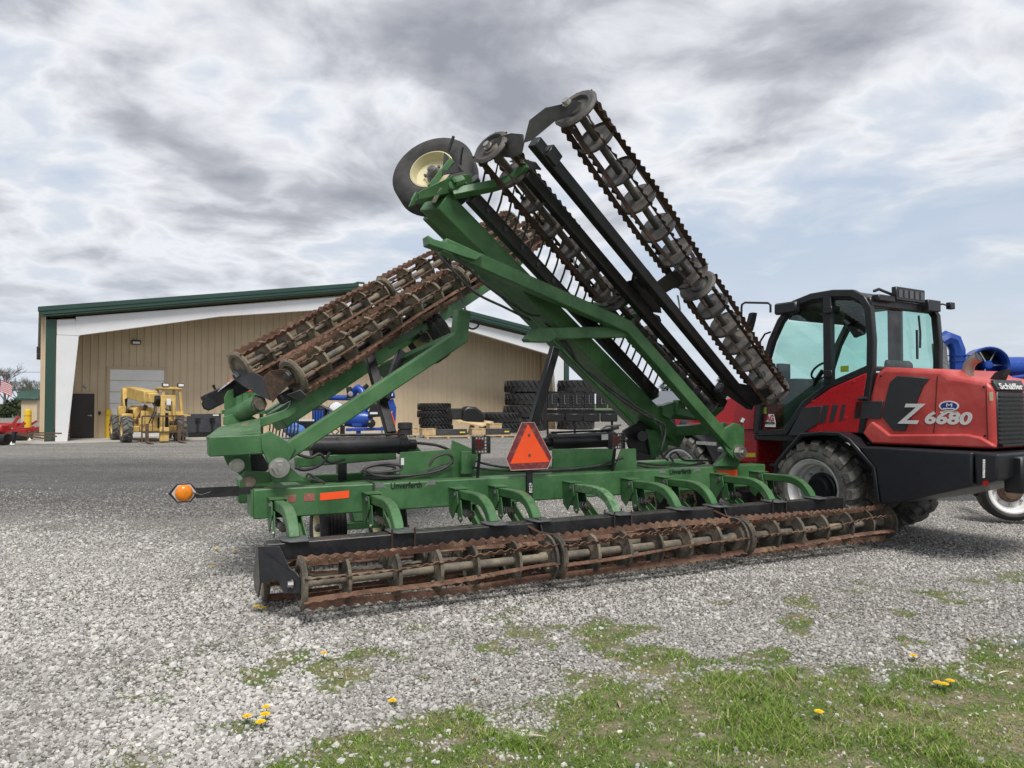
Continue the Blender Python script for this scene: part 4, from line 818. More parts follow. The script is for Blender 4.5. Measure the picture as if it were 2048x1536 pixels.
vpoly('link_plate', [(-0.391, 1.6, 1.136), (-0.169, 1.6, 1.13), (-0.148, 1.6, 1.062), (-0.125, 1.6, 0.861), (-0.081, 1.6, 0.747), (-0.231, 1.6, 0.91), (-0.336, 1.6, 1.003)], .05)
vpoly('link_plate', [(-0.248, 1.3, 0.937), (-0.216, 1.3, 0.969), (0.023, 1.3, 0.947), (0.065, 1.3, 0.871), (-0.15, 1.3, 0.856), (-0.182, 1.3, 0.785), (-0.235, 1.3, 0.868)], .05)
m = MB(); m.lathe((-0.267, 1.5, 1.003), (0, -1, 0), [(-.1, .06), (.02, .06), (.02, .04), (.04, .04), (.04, 0)], 18); m.build('pivot_pin', STEEL, HAR)
m = MB(); m.lathe((-0.193, 1.28, 0.881), (0, -1, 0), [(-.1, .05), (.03, .05), (.035, .03), (.035, 0)], 18); m.build('pivot_pin', MUDDISC, HAR)
vpoly('link_plate', [(-0.136, 1.7, 1.101), (-0.049, 1.7, 1.121), (0.04, 1.7, 0.958), (-0.047, 1.7, 0.871), (-0.134, 1.7, 0.92)], .05, BLACKP)
m = MB(); m.sweep([(0.04, 1.15, 1.099), (1.682, 1.15, 2.17), (1.712, 1.15, 2.43)], (0, 1, 0), .13, .135); m.build('lift_arm', GREEN, HAR, bevel=.010, seg=2)
vbar('strut', (1.716, 1.4, 2.161), (1.452, 2.9, 1.918), .12, .14, GREEN2)
vbar('wing_rest', (1.247, 1.9, 1.235), (1.138, 2.4, 2.118), .095, .10, BLACKP)
vbar('wing_rest', (1.188, 1.95, 1.581), (1.511, 2.4, 2.103), .09, .09, BLACKP)
wheel(V3((2.034, 3, 2.354)), WL, .34, .25, CREAM, RUBBER, HAR, .52, 6, 'gauge_wheel', (0, 1, 0))
hose([(1.62, 1.5, 3.048), (1.754, 1.5, 2.884), (1.863, 1.5, 2.589), (1.876, 1.4, 2.377)], .012)
hose([(1.796, 1.3, 2.314), (1.887, 1.3, 2.368), (1.951, 1.3, 2.321), (1.887, 1.3, 2.279), (1.786, 1.3, 2.323)], .010)
# bird droppings, scrapes and small labels on the green frame
for k, q in enumerate(([(2.618, 0.6, 2.922), (2.635, 0.6, 2.924), (2.64, 0.6, 2.872), (2.624, 0.6, 2.87)], [(2.975, 0.62, 2.942), (2.998, 0.62, 2.94), (3.009, 0.62, 2.818), (2.992, 0.62, 2.817)], [(2.912, 0.62, 2.971), (2.929, 0.62, 2.968), (2.935, 0.62, 2.934), (2.918, 0.62, 2.933)], [(3.082, 0.66, 2.643), (3.1, 0.66, 2.64), (3.106, 0.66, 2.601), (3.088, 0.66, 2.599)], [(3.928, 0.7, 2.669), (3.954, 0.7, 2.666), (3.985, 0.7, 2.517), (3.966, 0.7, 2.505)])): m = MB(); m.plate(q, (0, .002, 0)); m.build('bird_dropping', WHITE, HAR)
for q in ([(1.189, 1.39, 1.028), (1.219, 1.39, 1.027), (1.219, 1.39, 0.96), (1.189, 1.39, 0.962)], [(3.603, 1.62, 1.196), (3.704, 1.62, 1.2), (3.704, 1.62, 1.138), (3.603, 1.62, 1.135)]): m = MB(); m.plate(q, (0, .002, 0)); m.build('label_plate', WHITE, HAR)

# ------------------------------------------------------------------ red wheel loader
RED = paint('red_gloss_paint', (.42, .016, .022), .25, var=.05, scale=4)
REDF = paint('sun_faded_red', (.46, .048, .043), .42, var=.16, dust=.38, dust_col=(.52, .16, .14), scale=2.2)
BLK = paint('black_plastic', (.010, .011, .014), .40, var=.12, dust=.05, dust_col=(.10, .10, .10), scale=4)
BLKM = paint('black_bodywork', (.012, .013, .018), .36, var=.08, scale=3)
DGREY = paint('dark_grey_decal', (.030, .032, .037), .4, var=.06, scale=4)
DUSTT = stained('dusty_tractor_rubber', [(.28, (.030, .030, .029)), (.46, (.085, .083, .078)), (.58, (.17, .163, .148)), (.72, (.27, .25, .21))], 7, .95, .6, 55)
SILV = paint('silver_rim', (.66, .66, .66), .38, .35, var=.1, dust=.15, dust_col=(.4, .38, .34), scale=6)
CHROME = paint('exhaust_steel', (.42, .38, .33), .45, .8, var=.12, scale=5)
SEATM = paint('seat_fabric', (.025, .018, .019), .7, var=.3, scale=12)
YELLOWS = paint('yellow_sticker', (.72, .55, .05), .5, var=.1, scale=40)
def glass_mat(name, tint, refl=.9):
    t = new_mat(name); t.n.remove(t.b)
    tr = t.node('ShaderNodeBsdfTransparent'); tr.inputs[0].default_value = (*tint, 1)
    gl = t.node('ShaderNodeBsdfGlossy'); gl.inputs['Roughness'].default_value = .02; gl.inputs[0].default_value = (refl, refl, refl, 1)
    g = t.node('ShaderNodeNewGeometry'); dt = t.node('ShaderNodeVectorMath', operation='DOT_PRODUCT'); t.l.new(g.outputs['Normal'], dt.inputs[0]); t.l.new(g.outputs['Incoming'], dt.inputs[1])
    fac = t.m('ADD', .035, t.m('MULTIPLY', .9, t.m('POWER', t.m('SUBTRACT', 1, t.m('ABSOLUTE', dt.outputs['Value'])), 5)))
    fac = t.m('ADD', fac, t.m('MULTIPLY', t.mapr(t.noise(t.geo, 2.2, 5, .6), .45, .75), .05))
    mx = t.node('ShaderNodeMixShader'); t.put(mx.inputs[0], fac); t.l.new(tr.outputs[0], mx.inputs[1]); t.l.new(gl.outputs[0], mx.inputs[2]); t.l.new(mx.outputs[0], t.o.inputs[0])
    return MATS[name]
GLASS = glass_mat('green_tinted_glass', (.80, .94, .905))
lo = (3.408, 8.518, -1.012)
LDR = thing('wheel_loader', 'red articulated wheel loader with black cab and faded red engine hood', 'loader', (lo[0], lo[1], 0), lo[2])
def yplate(name, pts, th, mat, bevel=0, parent=LDR, seg=1, label=None): m = MB(); m.plate(pts, (0, th, 0)); return m.build(name, mat, parent, bevel=bevel, seg=seg, label=label)
def ag_wheel(c, side, r=.56, w=.46, parent=LDR, dirty=True, rim_r=.60, lugs=17, rimmat=None, name='wheel', hubmat=None):
    """side = +1 when the dished face looks towards -y"""
    h = w / 2; rr = r * rim_r; rb = r - .045; tm = DUSTT if dirty else RUBBERC
    m = MB(); m.lathe((0, 0, 0), (0, 0, 1), [(-h * .80, rr), (-h * .97, rr + .03), (-h, rr + (rb - rr) * .5), (-h * .93, rb - .03), (-h * .8, rb), (-h * .3, rb + .008), (h * .3, rb + .008), (h * .8, rb), (h * .93, rb - .03), (h, rr + (rb - rr) * .5), (h * .97, rr + .03), (h * .80, rr)], 48, closed=True)
    for k in range(lugs):                                   # slanted bars, alternating halves
        for s in (-1, 1):
            a = 2 * math.pi * (k + (.5 if s > 0 else 0)) / lugs; P = []
            for f, da in ((.02, .13), (.45, .06), (.80, .0), (1.02, -.03)):
                z = s * h * f; top = r if f < .9 else r - .03; bot = rb - .01 if f < .9 else rb - .055; wd = .032 + .02 * f
                for rad, ww in ((bot, wd * 1.35), (top, wd)):
                    for e in (-1, 1):
                        th = a + da + e * ww / r / 1.0; P.append((rad * math.cos(th), rad * math.sin(th), z))
            fs = []
            for i in range(3):
                b = 4 * i; fs += [(b + 2, b + 3, b + 7, b + 6), (b, b + 2, b + 6, b + 4), (b + 1, b + 5, b + 7, b + 3), (b, b + 4, b + 5, b + 1)]
            fs += [(0, 1, 3, 2), (12, 14, 15, 13)]; m.add(P, fs)
    W = obj(name, m.mesh('tyre', tm, 40), parent); W.matrix_basis = axis_matrix(c, (0, side, 0), (0, 0, 1)) 
    m = MB(); m.lathe((0, 0, 0), (0, 0, 1), [(-h * .78, rr * 1.05), (-h * .86, rr * 1.05), (-h * .88, rr * .98), (-h * .72, rr * .93), (-h * .66, rr * .87), (-h * .3, rr * .84), (-h * .25, rr * .79), (h * .0, rr * .76), (h * .05, rr * .50), (h * .0, rr * .45), (h * .0, 0)], 40, caps=False)
    m.lathe((0, 0, 0), (0, 0, 1), [(h * .86, rr * 1.04), (h * .6, rr * .9), (h * .1, rr * .8), (h * .1, 0)], 32, caps=False); m.build('rim', rimmat or SILV, W)
    m = MB(); m.lathe((0, 0, -h * .02), (0, 0, -1), [(0, rr * .55), (.02, rr * .53), (.03, rr * .48), (.09, rr * .42), (.11, rr * .36), (.11, 0)], 24); hb = m.build('hub', hubmat or BLK, W)
    m = MB()
    for k in range(8):
        a = 2 * math.pi * k / 8; m.lathe((rr * .64 * math.cos(a), rr * .64 * math.sin(a), -h * .0), (0, 0, -1), [(0, .016), (.03, .016), (.03, 0)], 6)
    m.build('wheel_nuts', STEEL, W); return W
ag_wheel((0, .25, .56), 1); ag_wheel((0, 1.60, .56), -1)
ag_wheel((-2.12, .25, .56), 1); ag_wheel((-2.12, 1.55, .56), -1)
# arches
m = MB(); m.sweep([(p[0], .27, p[2]) for p in [(-0.476, 0, 0.685), (-0.453, 0, 0.83), (-0.107, 0, 1.178), (0.15, 0, 1.205), (0.375, 0, 1.207), (0.496, 0, 1.146), (0.781, 0, 0.862), (0.827, 0, 0.498)]], (0, 1, 0), .54, .045); m.build('fender', BLK, LDR, bevel=.012, seg=2)
m = MB(); m.sweep([(p[0], 1.50, p[2]) for p in [(-0.476, 0, 0.685), (-0.453, 0, 0.83), (-0.107, 0, 1.178), (0.15, 0, 1.205), (0.375, 0, 1.207), (0.496, 0, 1.146), (0.781, 0, 0.862), (0.827, 0, 0.498)]], (0, 1, 0), .54, .045); m.build('fender', BLK, LDR, bevel=.012)
m = MB(); m.sweep([(-2.75, .30, .80), (-2.60, .30, 1.04), (-2.3, .30, 1.16), (-1.95, .30, 1.16), (-1.62, .30, 1.0), (-1.45, .30, .74)], (0, 1, 0), .50, .04); m.build('fender', BLK, LDR, bevel=.01)
m = MB(); m.box((-1.78, .035, .99), (-1.42, .05, 1.035)); m.build('fender_trim', STEEL, LDR)
# side tank, rear bumper
yplate('side_tank', [(0.803, 0, 0.843), (0.613, 0, 1.081), (1.781, 0, 1.087), (1.776, 0, 0.762), (0.92, 0, 0.488), (0.854, 0, 0.491)], 1.76, BLKM, .025, seg=3)
yplate('rear_bumper', [(1.79, 0, 1.088), (2.011, 0, 1.082), (1.99, 0, 0.833), (1.798, 0, 0.764)], 1.76, BLK, .025, seg=3)
m = MB(); m.plate([(1.873, -0.004, 1.027), (1.894, -0.004, 1.029), (1.889, -0.004, 0.847), (1.868, -0.004, 0.845)], (0, .006, 0)); tl = m.build('tail_lamp', BLK, LDR)
LED = paint('clear_led_lens', (.75, .75, .72), .2, var=.3, scale=60)
for k in range(9):
    a = V3((1.884, -0.006, 1.014)).lerp(V3((1.88, -0.006, 0.86)), k / 8); m = MB(); m.lathe(a, (0, -1, 0), [(0, .012), (.006, .010), (.008, 0)], 8); m.build('led', LED, tl)
m = MB(); m.plate([(1.869, -0.004, 0.822), (1.915, -0.004, 0.828), (1.914, -0.004, 0.784), (1.869, -0.004, 0.778)], (0, .006, 0)); m.build('reflector', LAMPRED, LDR)
rx = (2.005, 0, 0.958)[0]
m = MB(); m.box((rx - .1, .30, .70), (rx + .07, 1.46, 1.05)); m.build('rear_plate', BLK, LDR, bevel=.02)
m = MB(); m.box((rx + .07, .52, .78), (rx + .16, .80, .94)); m.cyl((rx + .16, .66, .74), (rx + .16, .66, 1.0), .025, 10); m.build('hitch', BLKM, LDR, bevel=.01)
m = MB(); m.box((rx + .071, .36, .82), (rx + .076, .48, .96)); m.build('number_panel', DGREY, LDR)
# engine hood
hood = yplate('hood', [(0.508, 0.22, 1.207), (0.624, 0.22, 1.096), (1.876, 0.22, 1.108), (1.867, 0.22, 1.693), (1.788, 0.22, 1.771), (1.472, 0.22, 1.83), (1.395, 0.22, 1.893), (0.784, 0.22, 1.938), (0.68, 0.22, 1.877), (0.608, 0.22, 1.627)], 1.32, REDF, .055, seg=4)
yplate('hood_ledge', [(0.545, 0.18, 1.22), (0.658, 0.18, 1.354), (0.854, 0.18, 1.215), (1.635, 0.18, 1.248), (1.763, 0.18, 1.224), (1.877, 0.18, 1.157), (1.89, 0.18, 1.12), (0.655, 0.18, 1.11)], .08, REDF, .022, hood, 2)
yplate('hood_stripe', [(0.93, 0.205, 1.836), (1.271, 0.205, 1.8), (1.209, 0.205, 1.725), (1.014, 0.205, 1.257), (0.884, 0.205, 1.258), (0.758, 0.205, 1.405), (0.852, 0.205, 1.769)], .02, DGREY, .003, hood)
m = MB(); m.plate([(0.927, 0.21, 1.836), (1.269, 0.21, 1.8), (1.261, 0.3, 1.848), (0.946, 0.3, 1.891)], (0, .01, -.012)); m.build('hood_stripe', DGREY, hood)
for q in ([(1.347, 0.214, 1.823), (1.353, 0.214, 1.823), (1.309, 0.215, 1.246), (1.303, 0.214, 1.245)], [(1.804, 0.215, 1.752), (1.809, 0.214, 1.747), (1.817, 0.215, 1.125), (1.811, 0.215, 1.124)]): yplate('panel_gap', q, .004, BLKM, 0, hood)
for p in ((0.749, 0.2, 1.842), (1.788, 0.2, 1.704), (1.789, 0.2, 1.234)): m = MB(); m.lathe((p[0], .213, p[2]), (0, -1, 0), [(0, .013), (.004, .011), (.004, 0)], 8); m.build('hood_bolt', BLKM, hood)
yplate('side_vent', [(0.465, 0.2, 1.567), (0.78, 0.2, 1.572), (0.743, 0.2, 1.383), (0.433, 0.2, 1.372)], .03, DGREY, .003, LDR)
m = MB(); m.box(((0.62, 0.2, 1.627)[0] - .03, .205, 1.1), ((0.62, 0.2, 1.627)[0] - .0, .22, 1.12)); m.build('hood_latch', BLK, hood)
Zp = (0.948, 0.2, 1.339)
zl = lettering('model_mark', 'Z', .29, (Zp[0], .198, Zp[2]), (1, 0, 0), (0, 0, 1), SILVER, hood, shear=.35, width=.30, bold=.006)
Np = (1.206, 0.2, 1.342)
lettering('model_mark', '6680', .165, (Np[0], .216, Np[2]), (1, 0, 0), (0, 0, 1), SILVER, hood, shear=.18, width=.46, bold=.006)
# dealer sticker: white oval with blue field and M
c = (1.458, 0.2, 1.52)
def oval(rx_, rz_, y): return [(c[0] + rx_ * math.cos(t), y, c[2] + rz_ * math.sin(t)) for t in np.arange(0, 6.28, .26)]
BLUED = paint('decal_blue', (.02, .035, .20), .4)
yplate('dealer_sticker', oval(.098, .052, .2155), .003, WHITE, 0, hood); yplate('dealer_sticker', oval(.082, .040, .2135), .002, BLUED, 0, hood)
lettering('dealer_sticker', 'M', .055, (c[0] - .028, .2125, c[2] - .012), (1, 0, 0), (0, 0, 1), WHITE, hood, width=.055)
m = MB(); m.box((c[0] - .085, .214, c[2] - .070), (c[0] + .085, .217, c[2] - .056)); m.box((c[0] - .055, .2115, c[2] - .030), (c[0] + .055, .213, c[2] - .020)); m.build('dealer_sticker', WHITE, hood)
m = MB(); a = (1.853, 0.2, 1.617); m.box((a[0] - .015, .213, a[2] - .045), (a[0] + .015, .216, a[2] + .04)); m.build('warning_sticker', CREAM, hood)
# grille in the rear face
gx = (1.871, 0.22, 1.388)[0] + .012
m = MB(); m.box((gx - .06, .27, 1.13), (gx, .80, 1.66)); gr = m.build('grille', BLKM, hood, bevel=.01)
for k in range(12):
    z = 1.16 + k * .041; m = MB(); m.bar((gx + .004, .29, z), (gx + .004, .78, z), .022, .012, (.4, 0, 1)); m.build('grille_slat', BLK, gr)
m = MB(); m.plate([(gx - .02, .26, 1.665), (gx - .02, .82, 1.665), (gx - .06, .82, 1.765), (gx - .06, .26, 1.765)], (.028, 0, .01)); m.build('grille_top', DGREY, hood, bevel=.004)
lettering('maker_name', 'Schäffer', .085, (gx + .013, .30, 1.685), (0, 1, 0), (-.4, 0, 1), SILVER, hood, width=.46, bold=.002)
m = MB(); m.bar((gx + .02, .30, 1.145), (gx + .02, 1.3, 1.145), .02, .02); m.build('grille_bar', BLK, hood)
m = MB(); m.plate([(1.663, 0.55, 1.76), (1.734, 0.55, 1.853), (1.834, 0.55, 1.883), (1.797, 0.55, 1.816), (1.769, 0.55, 1.748)], (0, .12, 0)); m.build('camera_mount', BLK, hood)
m = MB(); P = [V3(p) for p in ((1.439, 0.62, 1.808), (1.445, 0.62, 1.89), (1.461, 0.62, 1.946), (1.495, 0.62, 1.991), (1.549, 0.62, 2.019))]; m.tube(P, .055, 16, False); ex = m.build('exhaust', CHROME, LDR)
m = MB(); m.tube([P[-1], P[-1] + (P[-1] - P[-2]) * .02], .050, 16); m.build('exhaust_bore', BLKM, ex)
# cab
yA, yB = .24, 1.58
FR = [(-0.922, 0.24, 1.156), (-0.862, 0.24, 1.651), (-0.797, 0.24, 1.997), (-0.679, 0.24, 2.324), (-0.542, 0.24, 2.561), (-0.345, 0.24, 2.749), (-0.102, 0.24, 2.804), (0.181, 0.24, 2.81), (0.419, 0.24, 2.781), (0.538, 0.24, 2.71), (0.613, 0.24, 2.585), (0.638, 0.24, 2.241), (0.628, 0.24, 1.939), (0.577, 0.24, 1.583), (0.495, 0.24, 1.217)]
cabm = MB()
for y in (yA, yB): cabm.sweep([(p[0], y, p[2]) for p in FR], (0, 1, 0), .075, .085)
B0, B1 = (0.11, 0.24, 2.79), (0.11, 0.24, 1.758)
for y in (yA, yB): cabm.bar((B0[0], y, B0[2]), (B1[0], y, B1[2]), .075, .11, (1, 0, 0))
cab = cabm.build('cab', BLK, LDR, bevel=.012, seg=2)
yplate('cab_sill', [(-0.976, 0.22, 1.154), (-0.448, 0.22, 1.173), (-0.237, 0.22, 1.145), (-0.238, 0.22, 1.085), (-0.961, 0.22, 1.078)], 1.38, BLK, .01, LDR)
LOW = [(-0.906, 0.23, 1.169), (-0.477, 0.23, 1.196), (-0.226, 0.23, 1.526), (0.104, 0.23, 1.746), (0.617, 0.23, 1.934)]
m = MB(); m.sweep([(p[0], .235, p[2]) for p in LOW], (0, 1, 0), .06, .075); m.build('door_frame', BLK, cab, bevel=.01)
m = MB(); m.sweep([(p[0], yB, p[2]) for p in LOW], (0, 1, 0), .06, .075); m.build('door_frame', BLK, cab, bevel=.01)
DG = [(-0.899, 0.25, 1.194), (-0.832, 0.25, 1.651), (-0.766, 0.25, 1.996), (-0.649, 0.25, 2.31), (-0.521, 0.25, 2.535), (-0.325, 0.25, 2.723), (-0.089, 0.25, 2.78), (0.07, 0.25, 2.784), (0.065, 0.25, 1.771), (-0.268, 0.25, 1.55), (-0.514, 0.25, 1.213)]
SG = [(0.136, 0.25, 2.8), (0.399, 0.25, 2.761), (0.508, 0.25, 2.697), (0.583, 0.25, 2.578), (0.608, 0.25, 2.244), (0.599, 0.25, 1.935), (0.136, 0.25, 1.769)]
for y in (.25, yB): 
    for q in (DG, SG): yplate('side_window', [(p[0], y, p[2]) for p in q], .005, GLASS, 0, cab)
for p in ((0.136, 0.2, 2.622), (0.127, 0.2, 1.884)): m = MB(); m.box((p[0] - .05, .17, p[2] - .04), (p[0] + .06, .205, p[2] + .04)); m.build('door_hinge', BLK, cab, bevel=.006)
# rear, front windows and roof
rxx = ((0.638, 0.24, 2.241))[0]; fx = FR
rz0, rz1 = (0.634, 0.24, 1.939)[2], (0.62, 0.24, 2.617)[2]
m = MB(); m.add([(rxx - .02, .29, rz0), (rxx - .02, 1.53, rz0), (rxx - .06, 1.53, rz1), (rxx - .06, .29, rz1)], [(0, 1, 2, 3)]); m.build('rear_window', GLASS, cab)
m = MB(); m.bar((rxx, .24, rz0 - .01), (rxx, 1.58, rz0 - .01), .06, .05); m.build('window_frame', BLK, cab, bevel=.012); m = MB(); m.bar((rxx - .05, .24, rz1 + .05), (rxx - .05, 1.58, rz1 + .05), .08, .10); m.build('window_frame', BLK, cab, bevel=.012)
m = MB(); m.add([(FR[1][0] - .0, .29, FR[1][2]), (FR[1][0], 1.53, FR[1][2]), (FR[4][0], 1.53, FR[4][2]), (FR[4][0], .29, FR[4][2])], [(0, 1, 2, 3)]); m.build('windscreen', GLASS, cab)
m = MB(); m.bar((FR[1][0], .24, FR[1][2]), (FR[1][0], 1.58, FR[1][2]), .06, .06); m.build('window_frame', BLK, cab, bevel=.012); m = MB(); m.bar((FR[5][0], .24, FR[5][2]), (FR[5][0], 1.58, FR[5][2]), .10, .08); m.build('window_frame', BLK, cab, bevel=.012)
RP = [(-0.359, 0.24, 2.775), (-0.102, 0.24, 2.822), (0.182, 0.24, 2.833), (0.431, 0.24, 2.801), (0.562, 0.24, 2.718)]
m = MB(); m.plate([(p[0], .22, p[2]) for p in RP] + [(p[0] - .02, .22, p[2] - .10) for p in RP[::-1]], (0, 1.38, 0)); m.build('roof', BLK, cab, bevel=.035, seg=3)
m = MB()
for k in range(6): m.bar((RP[1][0] + .02, .4 + k * .2, RP[2][2] - .13), (RP[3][0], .4 + k * .2, RP[2][2] - .13), .02, .015)
m.build('roof_grid', GREYP, cab)
m = MB(); m.box((FR[5][0] - .22, .12, FR[5][2] - .12), (FR[5][0] + .10, .21, FR[5][2] + .02)); m.build('roof_corner', BLK, cab, bevel=.02); m = MB(); m.box((FR[5][0] - .2, 1.6, FR[5][2] - .1), (FR[5][0] + .1, 1.7, FR[5][2])); m.build('roof_corner', BLK, cab, bevel=.02)
tx = rxx + .02; tz = (0.621, 0.24, 2.727)[2]
m = MB(); m.box((tx - .02, .62, tz - .02), (tx + .04, 1.20, tz + .13)); lb = m.build('light_bar', BLKM, LDR, bevel=.006)
for k in range(5): m = MB(); m.box((tx + .04, .66 + k * .11, tz + .01), (tx + .046, .73 + k * .11, tz + .10)); m.build('panel_slot', GREYP, lb)
m = MB(); m.box((tx - .06, .30, tz - .05), (tx + .03, .62, tz + .02)); m.tube([(tx, .25, tz + .05), (tx, .35, tz + .08), (tx, .6, tz + .04)], .02, 6); m.build('roof_fittings', BLK, LDR, bevel=.01); m = MB(); m.tube([(tx, 1.45, tz - .02), (tx + .03, 1.6, tz), (tx + .03, 1.78, tz - .02)], .012, 6); m.box((tx + .0, 1.72, tz - .05), (tx + .06, 1.82, tz + .03)); m.box((tx - .05, 1.25, tz - .10), (tx + .05, 1.52, tz + .03)); m.build('roof_fittings', BLK, LDR, bevel=.01)
m = MB(); m.tube([(rxx + .01, 1.15, rz1 - .05), (rxx + .01, 1.18, rz1 - .25), (rxx + .01, 1.17, rz0 + .25)], .012, 6); m.box((rxx, 1.10, rz0 + .12), (rxx + .015, 1.13, rz1 - .22)); m.build('wiper', BLKM, cab)
# interior
m = MB(); m.plate([(FR[4][0] + .05, .34, FR[5][2] - .06), (FR[5][0] + .02, .34, FR[5][2] - .04), (FR[5][0] - .02, .34, FR[5][2] - .20), (FR[4][0] + .03, .34, FR[5][2] - .17)], (0, 1.15, 0)); m.build('sun_visor', BLKM, cab)
m = MB(); m.box((B0[0] - .05, 1.50, 1.2), (B0[0] + .12, 1.545, B0[2] - .05)); m.build('door_seal', BLKM, cab)
for k, (dx, z) in enumerate(((-.20, 1.62), (-.12, 1.66), (-.30, 1.58))): m = MB(); m.tube([(rxx + dx - .3, .50, 1.3), (rxx + dx - .32, .50, z + .12)], .016, 6); m.lathe((rxx + dx - .32, .50, z + .10), (0, 0, 1), [(0, .02), (.03, .032), (.06, .02), (.07, 0)], 8); m.build('control_lever', BLK, LDR)
m = MB(); m.box((FR[1][0] + .10, .40, 1.86), (FR[1][0] + .16, .62, 2.05)); m.build('display', BLKM, LDR, bevel=.01)
m = MB(); m.box((rxx - .50, .62, 1.32), (rxx - .10, 1.18, 1.46)); m.plate([(rxx - .20, .66, 1.44), (rxx - .06, .66, 1.44), (rxx - .05, .66, 2.02), (rxx - .13, .66, 2.06)], (0, .50, 0)); seat = m.build('seat', SEATM, LDR, bevel=.04, seg=2)
m = MB(); m.box((FR[1][0] + .06, .55, 1.15), (FR[1][0] + .30, 1.25, 1.86)); m.build('dash', DGREY, LDR, bevel=.04, seg=2)
sc = Vector((FR[1][0] + .42, .9, 1.96)); m = MB(); m.tube([sc + Vector((.10 * math.sin(.5) * math.cos(t) * 1.9, .19 * math.sin(t), .19 * math.cos(t) * .55)) for t in np.arange(0, 6.6, .35)], .014, 6); m.tube([sc, (FR[1][0] + .22, .9, 1.70)], .03, 8); m.build('steering_wheel', BLK, LDR)
m = MB(); m.box((rxx - .45, 1.22, 1.3), (rxx + .0 - .1, 1.36, 1.62)); m.tube([(rxx - .35, 1.28, 1.6), (rxx - .36, 1.27, 1.82)], .018, 6); m.lathe((rxx - .36, 1.27, 1.80), (0, 0, 1), [(0, .02), (.04, .04), (.08, .03), (.10, 0)], 10); m.build('armrest', BLK, LDR, bevel=.02)
m = MB(); m.box((FR[0][0] + .05, .3, 1.10), (rxx - .03, 1.55, 1.16)); m.build('cab_floor', BLKM, LDR)
m = MB(); m.plate([(-0.418, 1.45, 2.765), (-0.196, 1.45, 2.664), (-0.226, 1.45, 2.435), (-0.366, 1.45, 2.394), (-0.492, 1.45, 2.575)], (0, .05, 0)); m.build('monitor', BLKM, LDR, bevel=.01)
m = MB(); a = (0.288, 0.3, 1.943); m.box((a[0] - .05, .262, a[2] - .04), (a[0] + .05, .266, a[2] + .03)); m.build('warning_sticker', YELLOWS, cab)
for px in ((-0.834, 0.3, 1.575), (-0.851, 0.3, 1.455)): m = MB(); m.box((px[0] - .05, .262, px[2] - .04), (px[0] + .05, .266, px[2] + .04)); m.build('warning_sticker', YELLOWS, cab)
# body panel below the cab with its grey flash and three bars
bp = yplate('body_panel', [(-0.389, 0.2, 1.2), (-0.19, 0.2, 1.514), (0.144, 0.2, 1.717), (0.606, 0.2, 1.89), (0.491, 0.2, 1.218)], 1.4, RED, .01, LDR)
yplate('side_flash', [(-0.425, 0.19, 1.162), (-0.21, 0.19, 1.497), (0.045, 0.19, 1.515), (-0.01, 0.19, 1.306), (-0.173, 0.19, 1.219), (-0.214, 0.19, 1.158)], .02, DGREY, .003, bp)
for q in ([(0.054, 0.195, 1.521), (0.132, 0.195, 1.524), (0.078, 0.195, 1.325), (0.003, 0.195, 1.317)], [(0.177, 0.195, 1.527), (0.247, 0.195, 1.53), (0.188, 0.195, 1.339), (0.13, 0.195, 1.332)], [(0.297, 0.195, 1.533), (0.34, 0.195, 1.536), (0.301, 0.195, 1.358), (0.257, 0.195, 1.352)]): yplate('side_flash', q, .01, DGREY, 0, bp)
m = MB()
for p in ((0.444, 0.2, 1.79), (-0.081, 0.2, 1.573), (-0.03, 0.2, 1.375), (0.341, 0.2, 1.381), (-0.361, 0.2, 1.237)): m.lathe((p[0], .197, p[2]), (0, -1, 0), [(0, .016), (.004, .014), (.004, 0)], 10)
m.build('screw_caps', RED, bp)
m = MB(); p = (0.591, 0.2, 1.599); m.tube([(p[0] - .08, .19, p[2]), (p[0] + .02, .15, p[2]), (p[0] + .05, .15, p[2])], .022, 8); m.build('door_stop', BLKM, LDR)
# dealer decal on the door glass
d0 = (-0.804, 0.24, 1.286)
AGR = paint('decal_red', (.35, .02, .04), .45)
m = MB(); m.plate([(d0[0] - .005, .243, d0[2] - .035), (d0[0] + .155, .243, d0[2] - .035), (d0[0] + .155, .243, d0[2] + .035), (d0[0] + .13, .243, d0[2] + .125), (d0[0] + .05, .243, d0[2] + .125), (d0[0] + .01, .243, d0[2] + .04)], (0, .003, 0)); m.build('door_decal', WHITE, cab)
lettering('door_decal', 'AG', .105, (d0[0] + .018, .2415, d0[2] + .042), (1, 0, 0), (0, 0, 1), AGR, cab, width=.12, bold=.003)
lettering('door_decal', 'REVOLUTION', .045, (d0[0] + .005, .2415, d0[2] + .0), (1, 0, 0), (0, 0, 1), BLKM, cab, width=.14, bold=.001)
# steps, centre joint, front frame and boom
m = MB(); m.box((-.75, .26, .52), (-.50, .60, .56)); m.box((-.80, .30, .75), (-.52, .62, .79)); m.box((-.84, .60, .45), (-.45, 1.2, 1.12)); m.build('step', BLK, LDR, bevel=.01)
yplate('front_frame', [(-1.311, 0.34, 0.757), (-1.289, 0.34, 1.259), (-1.171, 0.34, 1.511), (-0.991, 0.34, 1.718), (-1.001, 0.34, 0.778)], 1.1, RED, .02, LDR)
yplate('front_frame', [(-1.406, 0.3, 1.19), (-1.283, 0.3, 1.735), (-1.085, 0.3, 1.816), (-0.991, 0.3, 1.589), (-1.027, 0.3, 1.202)], .08, RED, .012, LDR)
m = MB(); m.box((-2.75, .52, .48), (-1.05, 1.32, .98)); m.build('front_chassis', RED, LDR, bevel=.03)
m = MB(); m.bar((-.75, .92, 1.62), (-2.9, .92, 1.20), .36, .42); boom = m.build('boom', RED, LDR, bevel=.02)
